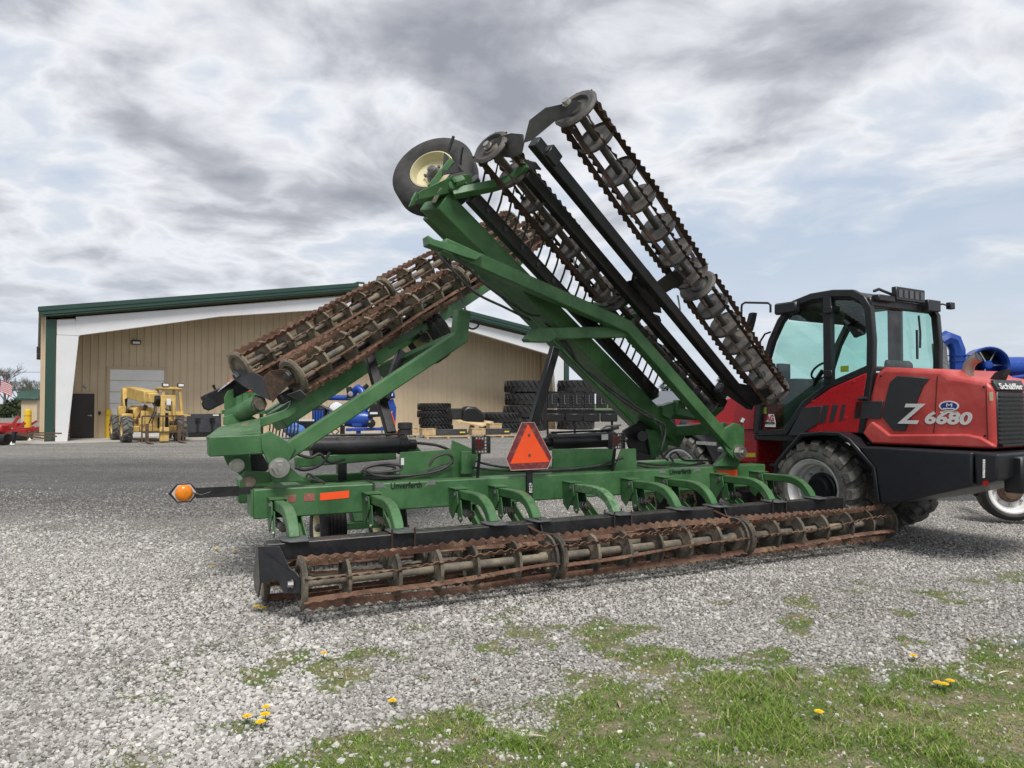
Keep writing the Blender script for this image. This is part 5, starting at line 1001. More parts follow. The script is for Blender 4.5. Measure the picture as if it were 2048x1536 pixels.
m = MB(); m.bar((-2.9, .92, 1.20), (-3.7, .92, .98), .28, .34); m.build('boom_section', BLKM, boom, bevel=.01)
m = MB(); m.plate([(-3.75, .55, .35), (-3.6, .55, 1.35), (-3.5, .55, 1.35), (-3.6, .55, .35)], (0, .75, 0)); m.build('quick_hitch', BLK, boom, bevel=.01)
m = MB(); m.cyl((-1.2, .60, .95), (-2.6, .60, 1.25), .06, 12); m.build('boom_cylinder', BLKM, boom)
m = MB(); m.plate([(-2.238, 0.32, 1.264), (-1.423, 0.32, 1.283), (-1.424, 0.32, 1.236), (-2.238, 0.32, 1.193)], (0, .6, 0)); m.build('front_cover', RED, LDR, bevel=.006)
yplate('warning_plate', [(-1.23, 0.335, 0.894), (-1.035, 0.335, 0.905), (-1.036, 0.335, 0.853), (-1.231, 0.335, 0.841)], .004, YELLOWS, 0, LDR)
# mirror and grab rail
m = MB(); m.tube([(p[0], .12, p[2]) for p in [(-0.609, 0.12, 2.665), (-0.608, 0.12, 2.758), (-0.645, 0.12, 2.787), (-1.002, 0.12, 2.834), (-1.05, 0.12, 2.814), (-1.059, 0.12, 2.77), (-1.061, 0.12, 2.584), (-1.021, 0.12, 2.535)]], .014, 8); mi = m.build('mirror_arm', BLK, LDR)
m = MB(); m.plate([(-1.004, 0.1, 2.481), (-0.931, 0.1, 2.691), (-0.868, 0.1, 2.697), (-0.892, 0.1, 2.598), (-0.941, 0.1, 2.463)], (0, .10, 0)); m.build('mirror', BLK, mi, bevel=.012, seg=2)
m = MB(); m.tube([(p[0], .16, p[2]) for p in [(-0.644, 0.16, 2.429), (-0.727, 0.16, 2.411), (-0.797, 0.16, 2.329), (-0.821, 0.16, 2.236)]], .012, 6); m.build('grab_rail', BLK, LDR)

# ------------------------------------------------------------------ things standing round the yard
YTEL = paint('worn_yellow_paint', (.62, .42, .12), .55, var=.2, dust=.4, dust_col=(.46, .34, .18), scale=4, chips=.5, chip_col=(.22, .12, .06))
BROWN = stained('rusty_brown_steel', [(.3, (.05, .03, .02)), (.5, (.10, .06, .04)), (.7, (.17, .11, .07))], 6, .8, .3)
BLUE = paint('blue_paint', (.012, .06, .32), .3, var=.08, scale=3)
WOOD = stained('pale_pallet_wood', [(.3, (.36, .25, .13)), (.5, (.52, .38, .21)), (.7, (.64, .49, .30))], 3, .85, .3, 30)
CHAR = paint('charcoal_steel', (.035, .038, .046), .45, var=.12, dust=.1, scale=2)
BLK2 = paint('implement_black', (.010, .010, .011), .35, var=.2, scale=5)
TARP = paint('blue_tarpaulin', (.10, .22, .55), .4, var=.25, scale=6, bump=.3)
REDI = paint('implement_red', (.36, .02, .022), .4, var=.12, scale=3)
def part(name, mat, parent, fn, bevel=0, seg=1): m = MB(); fn(m); return m.build(name, mat, parent, bevel=bevel, seg=seg)

# --- yellow telescopic handler in front of the overhead door
def telehandler():
    a, b = V3((-15.132, 29.097, 0)), V3((-13.587, 30.244, 0)); o = (a + b) / 2; rz = math.atan2((b - a).y, (b - a).x)
    t = thing('telehandler', 'weathered yellow telescopic handler with rusty fork carriage before the overhead door', 'telehandler', (o.x, o.y, 0), rz)
    for x, s in ((-.98, 1), (.98, -1)):
        for y in (0, 2.45):
            w = ag_wheel((x, y, .52), 1, .52, .36, t, True, .52, 13, YTEL, 'wheel', YTEL); w.matrix_basis = axis_matrix((x, y, .52), (s, 0, 0))
    part('chassis', YTEL, t, lambda m: m.box((-.55, -.25, .42), (.55, 2.9, .95)), .03)
    part('axle', YTEL, t, lambda m: m.bar((-.9, 0, .52), (.9, 0, .52), .22, .24), .03)
    part('engine_cover', YTEL, t, lambda m: m.plate([(-.55, 1.0, .95), (.25, 1.0, .95), (.25, 1.0, 1.35), (-.35, 1.0, 1.45), (-.55, 1.0, 1.3)], (0, 1.7, 0)), .05, 2)
    part('fuel_tank', YTEL, t, lambda m: m.box((-1.0, .75, .62), (-.62, 1.6, 1.12)), .03)
    part('filter_box', YTEL, t, lambda m: m.box((-1.0, 1.7, 1.05), (-.72, 2.0, 1.42)), .02)
    part('boom_tower', YTEL, t, lambda m: m.plate([(-.75, 2.0, .9), (-.75, 2.9, .9), (-.75, 2.8, 2.15), (-.75, 2.45, 2.2)], (.16, 0, 0)), .02)
    bm = part('boom', YTEL, t, lambda m: m.bar((-.38, 2.8, 2.02), (-.18, -.35, 1.78), .46, .46, (0, 0, 1), .50, .50), .03)
    part('boom_section', YTEL, bm, lambda m: m.bar((-.18, -.36, 1.78), (-.14, -.75, 1.74), .36, .36), .02)
    part('boom_mouth', BLK2, bm, lambda m: m.bar((-.02, -.62, 1.70), (.02, -.80, 1.55), .26, .40), .02)
    part('boom_cylinder', BROWN, t, lambda m: m.cyl((-.60, .2, .75), (-.30, -.1, 1.45), .08, 12))
    part('boom_cylinder', YTEL, t, lambda m: m.cyl((-.45, -.25, .7), (-.42, -.25, 1.25), .09, 12))
    part('boom_head', YTEL, t, lambda m: (m.box((.08, -.95, .05), (.24, -.72, 1.85)), m.box((.50, -.95, .9), (.62, -.72, 1.85)), m.box((.09, -.94, 1.60), (.61, -.73, 1.86))), .02)
    part('head_plate', WHITE, t, lambda m: m.box((.28, -.965, 1.48), (.44, -.952, 1.72)))
    part('hydraulic_hoses', HOSE, t, lambda m: [m.tube([(-.1 + .05 * k, -.7, 1.6), (-.15 + .07 * k, -.85, 1.2), (-.3 + .1 * k, -.7, .75)], .025, 6) for k in range(2)])
    part('cab_post', YTEL, t, lambda m: m.box((.34, .15, 1.12), (.44, .26, 2.14)), .01); part('cab_post', YTEL, t, lambda m: m.plate([(1.04, .15, 1.12), (1.14, .15, 1.12), (1.06, .15, 2.14), (.96, .15, 2.14)], (0, .11, 0)), .01)
    part('cab_post', YTEL, t, lambda m: m.box((.34, 1.2, 1.12), (.42, 1.3, 2.12))); part('cab_post', YTEL, t, lambda m: m.box((.98, 1.2, 1.12), (1.06, 1.3, 2.12)))
    part('cab_roof', YTEL, t, lambda m: m.box((.30, .08, 2.10), (1.08, 1.4, 2.20)), .02)
    part('cab_front', YTEL, t, lambda m: m.box((.34, .12, .80), (1.16, .30, 1.20)), .02)
    part('cab_side', YTEL, t, lambda m: m.box((1.05, .2, .8), (1.15, 1.6, 1.15)), .02)
    part('step', YTEL, t, lambda m: m.box((.85, -.2, 1.02), (1.35, .3, 1.08)))
    part('steering_wheel', BLK2, t, lambda m: (m.tube([(.72 + .2 * math.cos(k), .62, 1.42 + .17 * math.sin(k)) for k in np.arange(0, 6.5, .4)], .022, 6), m.bar((.72, .62, 1.42), (.72, .4, 1.15), .05, .05)))
    for x in (.46, 1.04): part('work_lamp', BLK2, t, lambda m: m.box((x - .14, .06, 2.20), (x + .12, .2, 2.36)), .02); part('lens', WHITE, t, lambda m: m.box((x - .11, .045, 2.23), (x + .09, .058, 2.33)))
    lettering('side_letters', 'GT', .20, (-.12, -.265, .98), (1, 0, 0), (0, 0, 1), WHITE, t, bold=.01)
    part('engine_grille', BLK2, t, lambda m: m.box((-.56, 1.2, 1.0), (-.552, 2.2, 1.28)))
    part('tower_brace', BLK2, t, lambda m: m.tube([(-.66, 1.9, 1.15), (-.66, 2.3, 1.7), (-.66, 1.9, 1.75), (-.66, 2.3, 1.15)], .03, 6))
    part('radiator_opening', BLK2, t, lambda m: m.box((.10, -.262, .55), (.50, -.252, 1.15)))
    part('front_cover', YTEL, t, lambda m: m.box((-.40, -.26, .60), (.08, -.20, 1.22)), .02)
    # rusty fork carriage
    fc = part('fork_carriage', BROWN, t, lambda m: [m.bar((x, -1.15, .04), (x, -1.15, 1.06), .05, .05, (1, 0, 0)) for x in (-.62, .86)] + [m.bar((-.62, -1.15, z), (.86, -1.15, z), .06, .06) for z in (1.04, .42)] + [m.bar((x, -1.15, .42), (x, -1.15, 1.04), .03, .03, (1, 0, 0)) for x in (-.25, .12, .5)])
    for x in (-.45, .7): part('fork', BROWN, t, lambda m: (m.box((x - .06, -1.22, .03), (x + .06, -1.16, .75)), m.plate([(x - .06, -1.22, .03), (x - .06, -2.2, .03), (x - .06, -2.2, .045), (x - .06, -1.22, .08)], (.12, 0, 0))))
    part('carriage_hook', YTEL, t, lambda m: m.box((.02, -1.12, .05), (.36, -.95, .6)), .02)
telehandler()

# --- charcoal pusher against the wall
def pusher():
    a, b = (5.46, 1.2, 0.039), (6.872, 1.2, 0.005)
    t = thing('pusher_box', 'low charcoal steel pusher blade leaning by the wall beside the yellow handler', 'pusher', (bl[0], bl[1], 0), bl[2])
    part('mouldboard', CHAR, t, lambda m: m.plate([(a[0], .95, .22), (a[0], 1.05, 1.06), (a[0], 1.12, 1.06), (a[0], 1.02, .22)], (b[0] - a[0], 0, 0)), .01)
    part('cutting_edge', BLK2, t, lambda m: m.box((a[0] + .02, .9, .0), (b[0] - .02, 1.0, .225)))
    for x in (a[0], b[0] - .05): part('end_plate', CHAR, t, lambda m: m.plate([(x, .9, 0), (x, 1.9, 0), (x, 1.9, .6), (x, 1.0, 1.08)], (.05, 0, 0)))
    for k in (.28, .72): x = a[0] + (b[0] - a[0]) * k; part('hook', BLK2, t, lambda m: (m.box((x - .03, .88, .24), (x + .03, .96, .85)), m.box((x - .12, .86, .80), (x + .12, .95, .87))))
    part('label_plate', WHITE, t, lambda m: m.box((b[0] - .35, 1.0, .96), (b[0] - .1, 1.03, 1.03)))
pusher()

# --- tractor tyres lying in stacks
_tt = {}
def tractor_tyre(x, y, z, r, w, label, lugs=22, rot=0., tilt=0.):
    k = (r, w, lugs)
    if k not in _tt:
        h = w / 2; rb = r - .06; rr = r * .66; m = MB()
        m.lathe((0, 0, 0), (0, 0, 1), [(-h * .85, rr), (-h, rr + .08), (-h * .97, rb - .08), (-h * .82, rb), (h * .82, rb), (h * .97, rb - .08), (h, rr + .08), (h * .85, rr)], 48, closed=True)
        for q in range(lugs):
            for s in (-1, 1):
                a = 2 * math.pi * (q + (.5 if s > 0 else 0)) / lugs; P = []
                for f, da in ((.0, .17), (.5, .08), (.95, .0)):
                    zz = s * h * f; wd = .035 + .015 * f
                    for rad, ww in ((rb - .01, wd * 1.2), (r - (.02 if f > .9 else 0), wd)):
                        for e_ in (-1, 1): th = a + da + e_ * ww / r; P.append((rad * math.cos(th), rad * math.sin(th), zz))
                fs = []
                for i in range(2):
                    b = 4 * i; fs += [(b + 2, b + 3, b + 7, b + 6), (b, b + 2, b + 6, b + 4), (b + 1, b + 5, b + 7, b + 3), (b, b + 4, b + 5, b + 1)]
                m.add(P, fs + [(0, 1, 3, 2), (8, 10, 11, 9)])
        _tt[k] = m.mesh('tractor_tyre', RUBBERC, 40)
    o = obj('tractor_tyre', _tt[k], loc=(x, y, z), rot=(tilt, 0, rot)); tag(o, label, 'tyre', 'tractor tyres stacked by the building'); return o
c = (-4.1, 39.2, 0.043)
for k, nm in enumerate(('bottom tyre', 'second tyre from the ground', 'third tyre from the ground', 'top tyre')): tractor_tyre(c[0] + (.10, .06, -.04, -.02)[k], c[1], .2 + .385 * k, .89, .38, nm + ' of the low four-tyre stack beside the wooden crates', 26, k * .7)
c = (0.728, 41.5, 0.038)
for k, nm in enumerate(('bottom tyre', 'second tyre up', 'third tyre up', 'top tyre')): tractor_tyre(c[0] + (.05, -.06, .04, 0)[k], c[1], .36 + .70 * k, 1.18, .68, nm + ' of the tall stack of wide tyres behind the orange triangle', 22, k * 1.1)
c = (3.699, 43.5, -0.035)
for k, nm in enumerate(('bottom tyre', 'second tyre up', 'third tyre up', 'top tyre')): tractor_tyre(c[0], c[1], .37 + .72 * k, 1.15, .70, nm + ' of the tyre stack behind the black row implement', 22, k * .4)
c = (-0.56, 39.5, 0.111)
for k, nm in enumerate(('lower tyre', 'upper tyre')): tractor_tyre(c[0] - .15 * k, c[1], .27 + .52 * k, 1.2, .50, nm + ' of the flat pair between the low stack and the tall stack', 30, k * .5, .02)

# --- crates, beams and pallets in front of the tyres
def crate(p, w, d, h, label, rz):
    t = thing('wooden_crate', label, 'crate', p, rz, 'wooden crates before the tyres')
    part('box', WOOD, t, lambda m: m.box((-w / 2, -d / 2, .0), (w / 2, d / 2, h)), .01)
    for x in (-w * .3, w * .3): part('batten', WOOD, t, lambda m: m.box((x - .04, -d / 2 - .02, 0), (x + .04, -d / 2, h)))
    part('lid', WOOD, t, lambda m: m.box((-w / 2 - .02, -d / 2 - .02, h), (w / 2 + .02, d / 2 + .02, h + .02)))
crate((*(-3.762, 33, -0.008)[:2], .11), .62, .5, .28, 'small wooden crate at the left end of the front dark beam', .4)
crate((*(-1.587, 33.6, 0.009)[:2], .11), .64, .5, .28, 'small wooden crate between the two dark beams', .4)
crate((*(-0.862, 35.5, 0.113)[:2], .30), .62, .5, .26, 'small wooden crate lying highest, over the right dark beam', .4)
crate((*(-4.647, 35.5, 0.065)[:2], .12), .40, .4, .24, 'small wooden crate next to the pair of strapped small tyres', .4)
def beam(p, L, label):
    t = thing('steel_beam', label, 'beam', p, .25); part('bar', CHAR, t, lambda m: m.box((-L / 2, -.15, 0), (L / 2, .15, .27)), .01); part('sticker', YELLOWS, t, lambda m: m.box((L * .28, -.155, .10), (L * .44, -.1505, .16)))
beam((*(-2.777, 33.2, 0.005)[:2], .11), 1.5, 'dark grey boxed steel beam right of the leftmost front crate')
beam((*(-0.734, 34, 0.037)[:2], .11), 1.3, 'dark grey boxed steel beam under the highest crate')
def pallet(p, w, d, label, rz=.25):
    t = thing('pallet', label, 'pallet', p, rz, 'wooden pallets before the tyres')
    for k in range(4): part('board', WOOD, t, lambda m: m.box((-w / 2, -d / 2 + k * d / 3.4, .085), (w / 2, -d / 2 + k * d / 3.4 + .12, .105)))
    for x in (-w / 2, -.05, w / 2 - .1): part('bearer', WOOD, t, lambda m: m.box((x, -d / 2, 0), (x + .1, d / 2, .085)))
pallet((*(-2.89, 32.7, -0.016)[:2], 0), 1.9, 1.1, 'long pale pallet under the left dark beam and crates')
pallet((*(-0.544, 33.6, 0.009)[:2], 0), 1.3, 1.0, 'pale pallet under the right dark beam')
pallet((*(-4.378, 33.8, -0.046)[:2], 0), 1.0, 1.0, 'pale pallet at the left under the strapped tyres')
def covered_load():
    o = (-2.024, 37.5, 0.184); t = thing('covered_machine', 'black wrapped machine part sitting on a tilted wooden skid between tyre stacks', 'machine', (o[0], o[1], 0), .3)
    part('skid', WOOD, t, lambda m: m.plate([(-1.0, -.7, .62), (.3, -.9, .36), (1.0, -.5, .55), (-.2, .5, .75)], (0, 0, .06)))
    part('cover', BLK2, t, lambda m: m.plate([(-.62, -.5, .62), (-.1, -.5, .5), (.45, -.5, .52), (.62, -.5, .80), (.5, -.5, 1.05), (.1, -.5, 1.35), (-.35, -.5, 1.38), (-.6, -.5, 1.2)], (0, .9, 0)), .12, 3)
    part('support', WOOD, t, lambda m: m.plate([(-.22, -.1, 0), (.22, -.1, 0), (.02, -.1, .6), (-.04, -.1, .6)], (0, .2, 0)))
    part('rubber_track', RUBBERC, t, lambda m: m.box((-1.15, -.3, .72), (-.55, .5, 1.28)), .05)
covered_load()
for k, nm in enumerate(('lower', 'upper')):
    p = (-4.837, 33.5, 0.014); m = MB(); m.lathe((0, 0, 0), (0, 0, 1), [(-.13, .18), (-.15, .26), (-.12, .33), (.12, .33), (.15, .26), (.13, .18)], 28, closed=True)
    tag(m.build('implement_tyre', RUBBERC, loc=(p[0], p[1], .22 + .30 * k)), nm + ' small smooth tyre of the strapped pair next to the blue machine', 'tyre', 'small strapped tyres')

# --- blue vacuum machine by the wall
def blue_machine():
    o = V3((-7.541, 34.5, -0.009)); k = 34.5 / 1480
    t = thing('slurry_pump', 'bright blue pump machine with pipes and a black hopper standing before the wall', 'pump', (o.x, o.y, 0), 0)
    P = lambda px, py, dy=0.: ((px - 700) * k, dy, 1.55 + (806 - py) * k)
    part('frame', BLUE, t, lambda m: m.bar(P(695, 859, -.3), P(772, 857, -.3), .14, .14), .01)
    part('tank', BLUE, t, lambda m: m.lathe(P(690, 838), (1, 0, 0), [(0, 0), (.02, .34), (.5, .40), (1.0, .40), (1.25, .30), (1.3, 0)], 22))
    part('upper_pipe', BLUE, t, lambda m: m.cyl(P(645, 795, .3), P(712, 796, .3), .13, 14))
    part('elbow', BLUE, t, lambda m: m.tube([P(700, 796, .2), P(708, 782, .1), P(716, 776, 0), P(724, 782, -.1), P(728, 795, -.15)], .18, 12))
    part('blower', BLUE, t, lambda m: m.lathe(P(671, 822, .2), (.3, -1, 0), [(-.2, .40), (.05, .42), (.1, .34), (.1, 0)], 28))
    part('blower_ring', WHITE, t, lambda m: m.lathe(P(672, 820, .1), (.3, -1, 0), [(.0, .36), (.06, .33), (.1, .20)], 28))
    part('air_filter', BLK2, t, lambda m: m.cyl(P(697, 775), P(701, 797, -.1), .13, 14)); part('air_filter', BLK2, t, lambda m: m.cyl(P(735, 770), P(722, 782), .10, 14))
    part('exhaust_cap', STEEL, t, lambda m: m.lathe(P(703, 788, -.25), (0, -1, 0), [(0, .13), (.06, .12), (.08, 0)], 16))
    part('chute', BLUE, t, lambda m: m.bar(P(742, 804, -.1), P(722, 830, -.1), .24, .24), .05)
    part('hopper', BLK2, t, lambda m: m.plate([P(738, 835, -.4), P(765, 833, -.4), P(762, 812, -.4), P(752, 806, -.4), P(743, 812, -.4)], (0, .7, 0)), .03)
    part('hopper_label', WHITE, t, lambda m: m.box(P(743, 828, -.42), (P(758, 824, 0)[0], -.405, P(758, 824)[2])))
    part('engine', BLK2, t, lambda m: m.box(P(627, 846, -.3), (P(652, 815)[0], .4, P(652, 815)[2])), .03)
    for q in range(4): part('engine_grille', BLUE, t, lambda m: m.box(P(630 + q * 5.5, 844, -.33), (P(633.5 + q * 5.5, 818)[0], -.305, P(633, 820)[2])))
    part('engine_hood', CHAR, t, lambda m: m.tube([P(626, 818, -.2), P(632, 812, -.2), P(645, 812, -.2), P(662, 820, -.2), P(672, 828, -.2)], .07, 8))
    part('outlet_pipe', BLUE, t, lambda m: m.cyl(P(775, 792, -.1), P(789, 789, -.1), .17, 16)); part('outlet_label', WHITE, t, lambda m: m.box(P(778, 792, -.29), (P(787, 787)[0], -.275, P(787, 787)[2])))
    part('outlet_column', BLUE, t, lambda m: m.plate([P(774, 800, -.1), P(786, 798, -.1), P(792, 815, -.1), P(790, 858, -.1), P(784, 858, -.1), P(785, 820, -.1), P(778, 828, -.1)], (0, .15, 0)), .02)
    part('guard', ORANGE, t, lambda m: m.bar(P(783, 826, -.2), P(791, 850, -.2), .08, .08))
    part('pulley', BLK2, t, lambda m: m.lathe(P(746, 846, -.45), (0, -1, 0), [(0, .20), (.08, .20), (.1, .12), (.1, 0)], 18)); part('pulley_cap', STEEL, t, lambda m: m.lathe(P(744, 843, -.56), (0, -1, 0), [(0, .07), (.05, .05), (.06, 0)], 12))
    part('gearbox', BLUE, t, lambda m: m.box(P(706, 854, -.35), (P(727, 840)[0], .0, P(727, 840)[2])), .05, 2)
    part('leg', BLK2, t, lambda m: m.box(P(683, 872.5, -.3), (P(691, 850)[0], -.1, P(691, 850)[2]))); part('jack', STEEL, t, lambda m: m.cyl(P(766, 872.4, -.3), P(766, 852, -.3), .05, 10)); part('leg', BLUE, t, lambda m: m.box(P(714, 872.6, -.2), (P(722, 856)[0], .0, P(722, 856)[2])))
    part('hose', HOSE, t, lambda m: m.tube([P(672, 858, -.4), P(668, 864, -.45), P(675, 869, -.45), P(682, 862, -.4), P(676, 857, -.4)], .035, 8))
    part('tail_lamp', LAMPRED, t, lambda m: m.box(P(788, 868, -.3), (P(800, 862)[0], -.2, P(800, 862)[2])))
    w = wheel((P(640, 864)[0], .1, .3), (0, 1, 0), .30, .2, STEEL, RUBBERC, t, .55, 4)
blue_machine()
def tarp():
    o = V3((-9.516, 32.5, 0.016)); k = 32.5 / 1480; vs = []; t = thing('tarpaulin_bundle', 'blue tarpaulin bundle knotted over the pallet left of the blue machine', 'tarpaulin', (o.x, o.y, 0), 0)
    def blob(name, cx, cz, rx, rz, seed):
        m = MB(); rnd = random.Random(seed); n = 14; P = []
        for i in range(9):
            f = i / 8; r_ = math.sin(math.pi * min(.98, max(.06, f)))
            for j in range(n): a = 2 * math.pi * j / n; q = r_ * (1 + rnd.uniform(-.16, .16)); P.append((cx + rx * q * math.cos(a), rx * .8 * q * math.sin(a), cz + rz * (2 * f - 1)))
        m.add(P, [(i * n + j, i * n + (j + 1) % n, i * n + n + (j + 1) % n, i * n + n + j) for i in range(8) for j in range(n)] + [tuple(range(n - 1, -1, -1)), tuple(range(8 * n, 9 * n))]); m.build(name, TARP, t, angle=25)
    blob('wrap', .0, .34, .48, .36, 1); blob('knot', -.28, .82, .22, .26, 2)
tarp()
def crate_rack():
    o = V3((-9.506, 34.2, 0.005)); t = thing('bottle_rack', 'black rack of small white topped containers beside the blue tarpaulin', 'rack', (o.x, o.y, 0), .1)
    part('rack', BLK2, t, lambda m: m.box((-.45, -.4, 0), (.45, .4, .72)), .01)
    for i in range(7):
        for j in range(3): part('cap', WHITE, t, lambda m: m.cyl((-.38 + i * .125, -.3 + j * .3, .72), (-.38 + i * .125, -.3 + j * .3, .80), .04, 8))
crate_rack()
def green_spreader():
    o = V3((-11.571, 32, 0.039)); k = 32. / 1480; P = lambda px, py, dy=0.: ((px - 488) * k, dy, 1.55 + (806 - py) * k)
    t = thing('green_drill', 'green seed drill with an orange hopper half hidden behind the left wing', 'drill', (o.x, o.y, 0), 0)
    part('hopper', ORANGE, t, lambda m: m.plate([P(450, 783, -.3), P(524, 783, -.3), P(510, 762, -.3), P(464, 758, -.3)], (0, .8, 0)), .02)
    part('seed_box', GREEN, t, lambda m: m.box(P(452, 818, -.25), (P(522, 784)[0], .4, P(522, 784)[2])), .02)
    for q in range(5): part('rib', GREEN2, t, lambda m: m.box(P(456 + q * 15, 818, -.30), (P(459 + q * 15, 785)[0], -.255, P(459 + q * 15, 786)[2])))
    part('frame', GREEN2, t, lambda m: m.box(P(448, 828, -.3), (P(560, 820)[0], .3, P(560, 820)[2])))
    for px in (455, 490, 520): part('leg', BLK2, t, lambda m: m.box(P(px, 877, -.1), (P(px + 5, 828)[0], .1, P(px + 5, 828)[2])))
    for q in range(9): part('seed_tube', BLK2, t, lambda m: m.tube([P(540 + q * 7, 835, 0), P(541 + q * 7, 855, -.1), P(538 + q * 7, 874, -.1)], .03, 6))
    part('tube_bar', YTEL, t, lambda m: m.bar(P(530, 832, 0), P(604, 832, 0), .06, .06))
green_spreader()

# --- black row implement right of the triangle
def row_implement():
    Y0 = 31.; o = V3((2.844, 31, 0.003)); k = Y0 / 1480; P = lambda px, py, dy=0.: ((px - 1160) * k, dy, 1.55 + (806 - py) * k)
    t = thing('row_implement', 'glossy black implement with a row of upright units behind the right cylinder', 'implement', (o.x, o.y, 0), 0)
    part('frame', BLK2, t, lambda m: m.bar(P(1088, 823, 0), P(1236, 824, 0), .14, .14)); part('frame', BLK2, t, lambda m: m.bar(P(1088, 785, .3), P(1200, 785, .3), .10, .10))
    part('end_plate', BLK2, t, lambda m: m.box(P(1087, 858, -.3), (P(1094, 783)[0], .4, P(1094, 783)[2])), .01)
    for q in range(6):
        x = 1094 + q * 24.5
        u_ = part('row_unit', BLK2, t, lambda m: (m.box(P(x + 1, 816, -.2), (P(x + 21, 788)[0], .15, P(x + 21, 788)[2])), m.box(P(x + 4, 788, -.1), (P(x + 8, 782)[0], .05, P(x + 8, 782)[2]))), .008)
        part('rod', STEEL, u_, lambda m: m.tube([P(x + 10, 790, -.22), P(x + 10, 807, -.22), P(x + 13, 808, -.22)], .008, 5))
        for z in range(5):
            for c_ in (3, 15, 18): part('bolt', STEEL, u_, lambda m: m.lathe(P(x + c_, 812 - z * 5, -.2), (0, -1, 0), [(0, .010), (.012, .010), (.012, 0)], 5))
    part('tool_bar', STEEL, t, lambda m: m.bar(P(1092, 817.5, -.25), P(1220, 817.5, -.25), .02, .012))
    for q in range(4): part('lower_panel', BLK2, t, lambda m: m.box(P(1095 + q * 35, 843, -.35), (P(1128 + q * 35, 827)[0], -.1, P(1128 + q * 35, 827)[2])), .03)
    for px in (1096, 1150, 1225): part('stand', BLK2, t, lambda m: m.bar(P(px, 879, -.1), P(px - 2, 840, -.1), .09, .09))
    part('drawbar', BLK2, t, lambda m: m.bar(P(1148, 872, -.6), P(1240, 856, .6), .14, .12)); part('hitch_hose', HOSE, t, lambda m: m.tube([P(1190, 866, -.5), P(1210, 852, -.4), P(1240, 850, -.3)], .04, 8))
row_implement()

# --- blue fan machine on a red chassis behind the loader, at the right edge
def fan_machine():
    Y0 = 11.2; o = V3((7.056, 11.2, 0.013)); k = Y0 / 1480; P = lambda px, py, dy=0.: ((px - 1960) * k, dy, 1.55 + (806 - py) * k)
    t = thing('grain_vacuum', 'blue grain vacuum with elbow duct and round fan on a red chassis behind the loader', 'grain vacuum', (o.x, o.y, 0), 0)
    part('duct', BLUE, t, lambda m: m.tube([P(1919, 800), P(1919, 700), P(1912, 681), P(1898, 676), P(1885, 684)], [.115, .115, .118, .118, .108], 8))
    for z in (712, 723): part('band', BLUE, t, lambda m: m.lathe(P(1919, z), (0, 0, 1), [(0, .125), (.014, .125)], 12)); part('band_bolt', BLUE, t, lambda m: m.bar(P(1932, z, -.05), P(1950, z - 1, -.05), .02, .02))
    part('flexible_hose', paint('grey_flex_hose', (.28, .29, .30), .45, .4, var=.1), t, lambda m: m.tube([Vector(P(1883, 686)).lerp(Vector(P(1893, 760)), i / 60) + Vector((-.015 * math.sin(i / 60 * 3.1), 0, 0)) for i in range(61)], [.105 if i % 2 else .094 for i in range(61)], 14))
    f = part('fan_housing', BLUE, t, lambda m: m.lathe(P(1971, 731, -.1), (-.25, -1, 0), [(-.35, .17), (-.3, .27), (.10, .275), (.12, .26), (.10, .235), (-.15, .225)], 32, caps=False))
    part('fan_back', BLK2, f, lambda m: m.lathe(P(1975, 731, .12), (-.25, -1, 0), [(0, .24), (.01, 0)], 24))
    part('fan_hub', BLUE, f, lambda m: m.lathe(P(1971, 731, -.12), (-.25, -1, 0), [(-.2, .06), (.0, .07), (.03, .05), (.04, 0)], 18))
    for a in (0, 2.1, 4.2, 1.05): part('spoke', STEEL, f, lambda m: m.bar(P(1971, 731, -.10), (P(1971, 731)[0] + .23 * math.cos(a), -.10, P(1971, 731)[2] + .23 * math.sin(a)), .015, .02))
    part('pipe', BLUE, t, lambda m: m.cyl(P(1985, 733, .2), P(2140, 733, .2), .16, 20)); part('rail', BLUE, t, lambda m: m.cyl(P(1992, 760, 0), P(2140, 742, 0), .03, 10))
    part('chassis', RED, t, lambda m: m.plate([P(1880, 815, 0), P(2150, 800, 0), P(2150, 748, 0), P(2040, 758, 0), P(1990, 770, 0), P(1880, 790, 0)], (0, .9, 0)), .03)
    part('frame_rail', RED, t, lambda m: m.bar(P(1890, 910, .2), P(2150, 905, .2), .12, .16)); part('skirt', BLKM, t, lambda m: m.box(P(1895, 905, .25), (P(2140, 815)[0], .8, P(2140, 815)[2])))
    w = ag_wheel((0, 0, 0), 1, .42, .28, t, False, .66, 1, WHITE, 'wheel', BROWN); c = V3((6.437, 9.6, 0.297)); cl = Vector((c.x - o.x, c.y - o.y, .42)); bpy.data.objects.remove(w, do_unlink=True) if False else None
    w.matrix_basis = axis_matrix(cl, (.25, 1, 0))
    part('axle', RED, t, lambda m: m.bar(cl, cl + Vector((.3, 1.2, .0)), .08, .08)); part('axle_post', RED, t, lambda m: m.bar(cl + Vector((.12, .5, 0)), cl + Vector((.12, .6, .5)), .1, .1))
fan_machine()

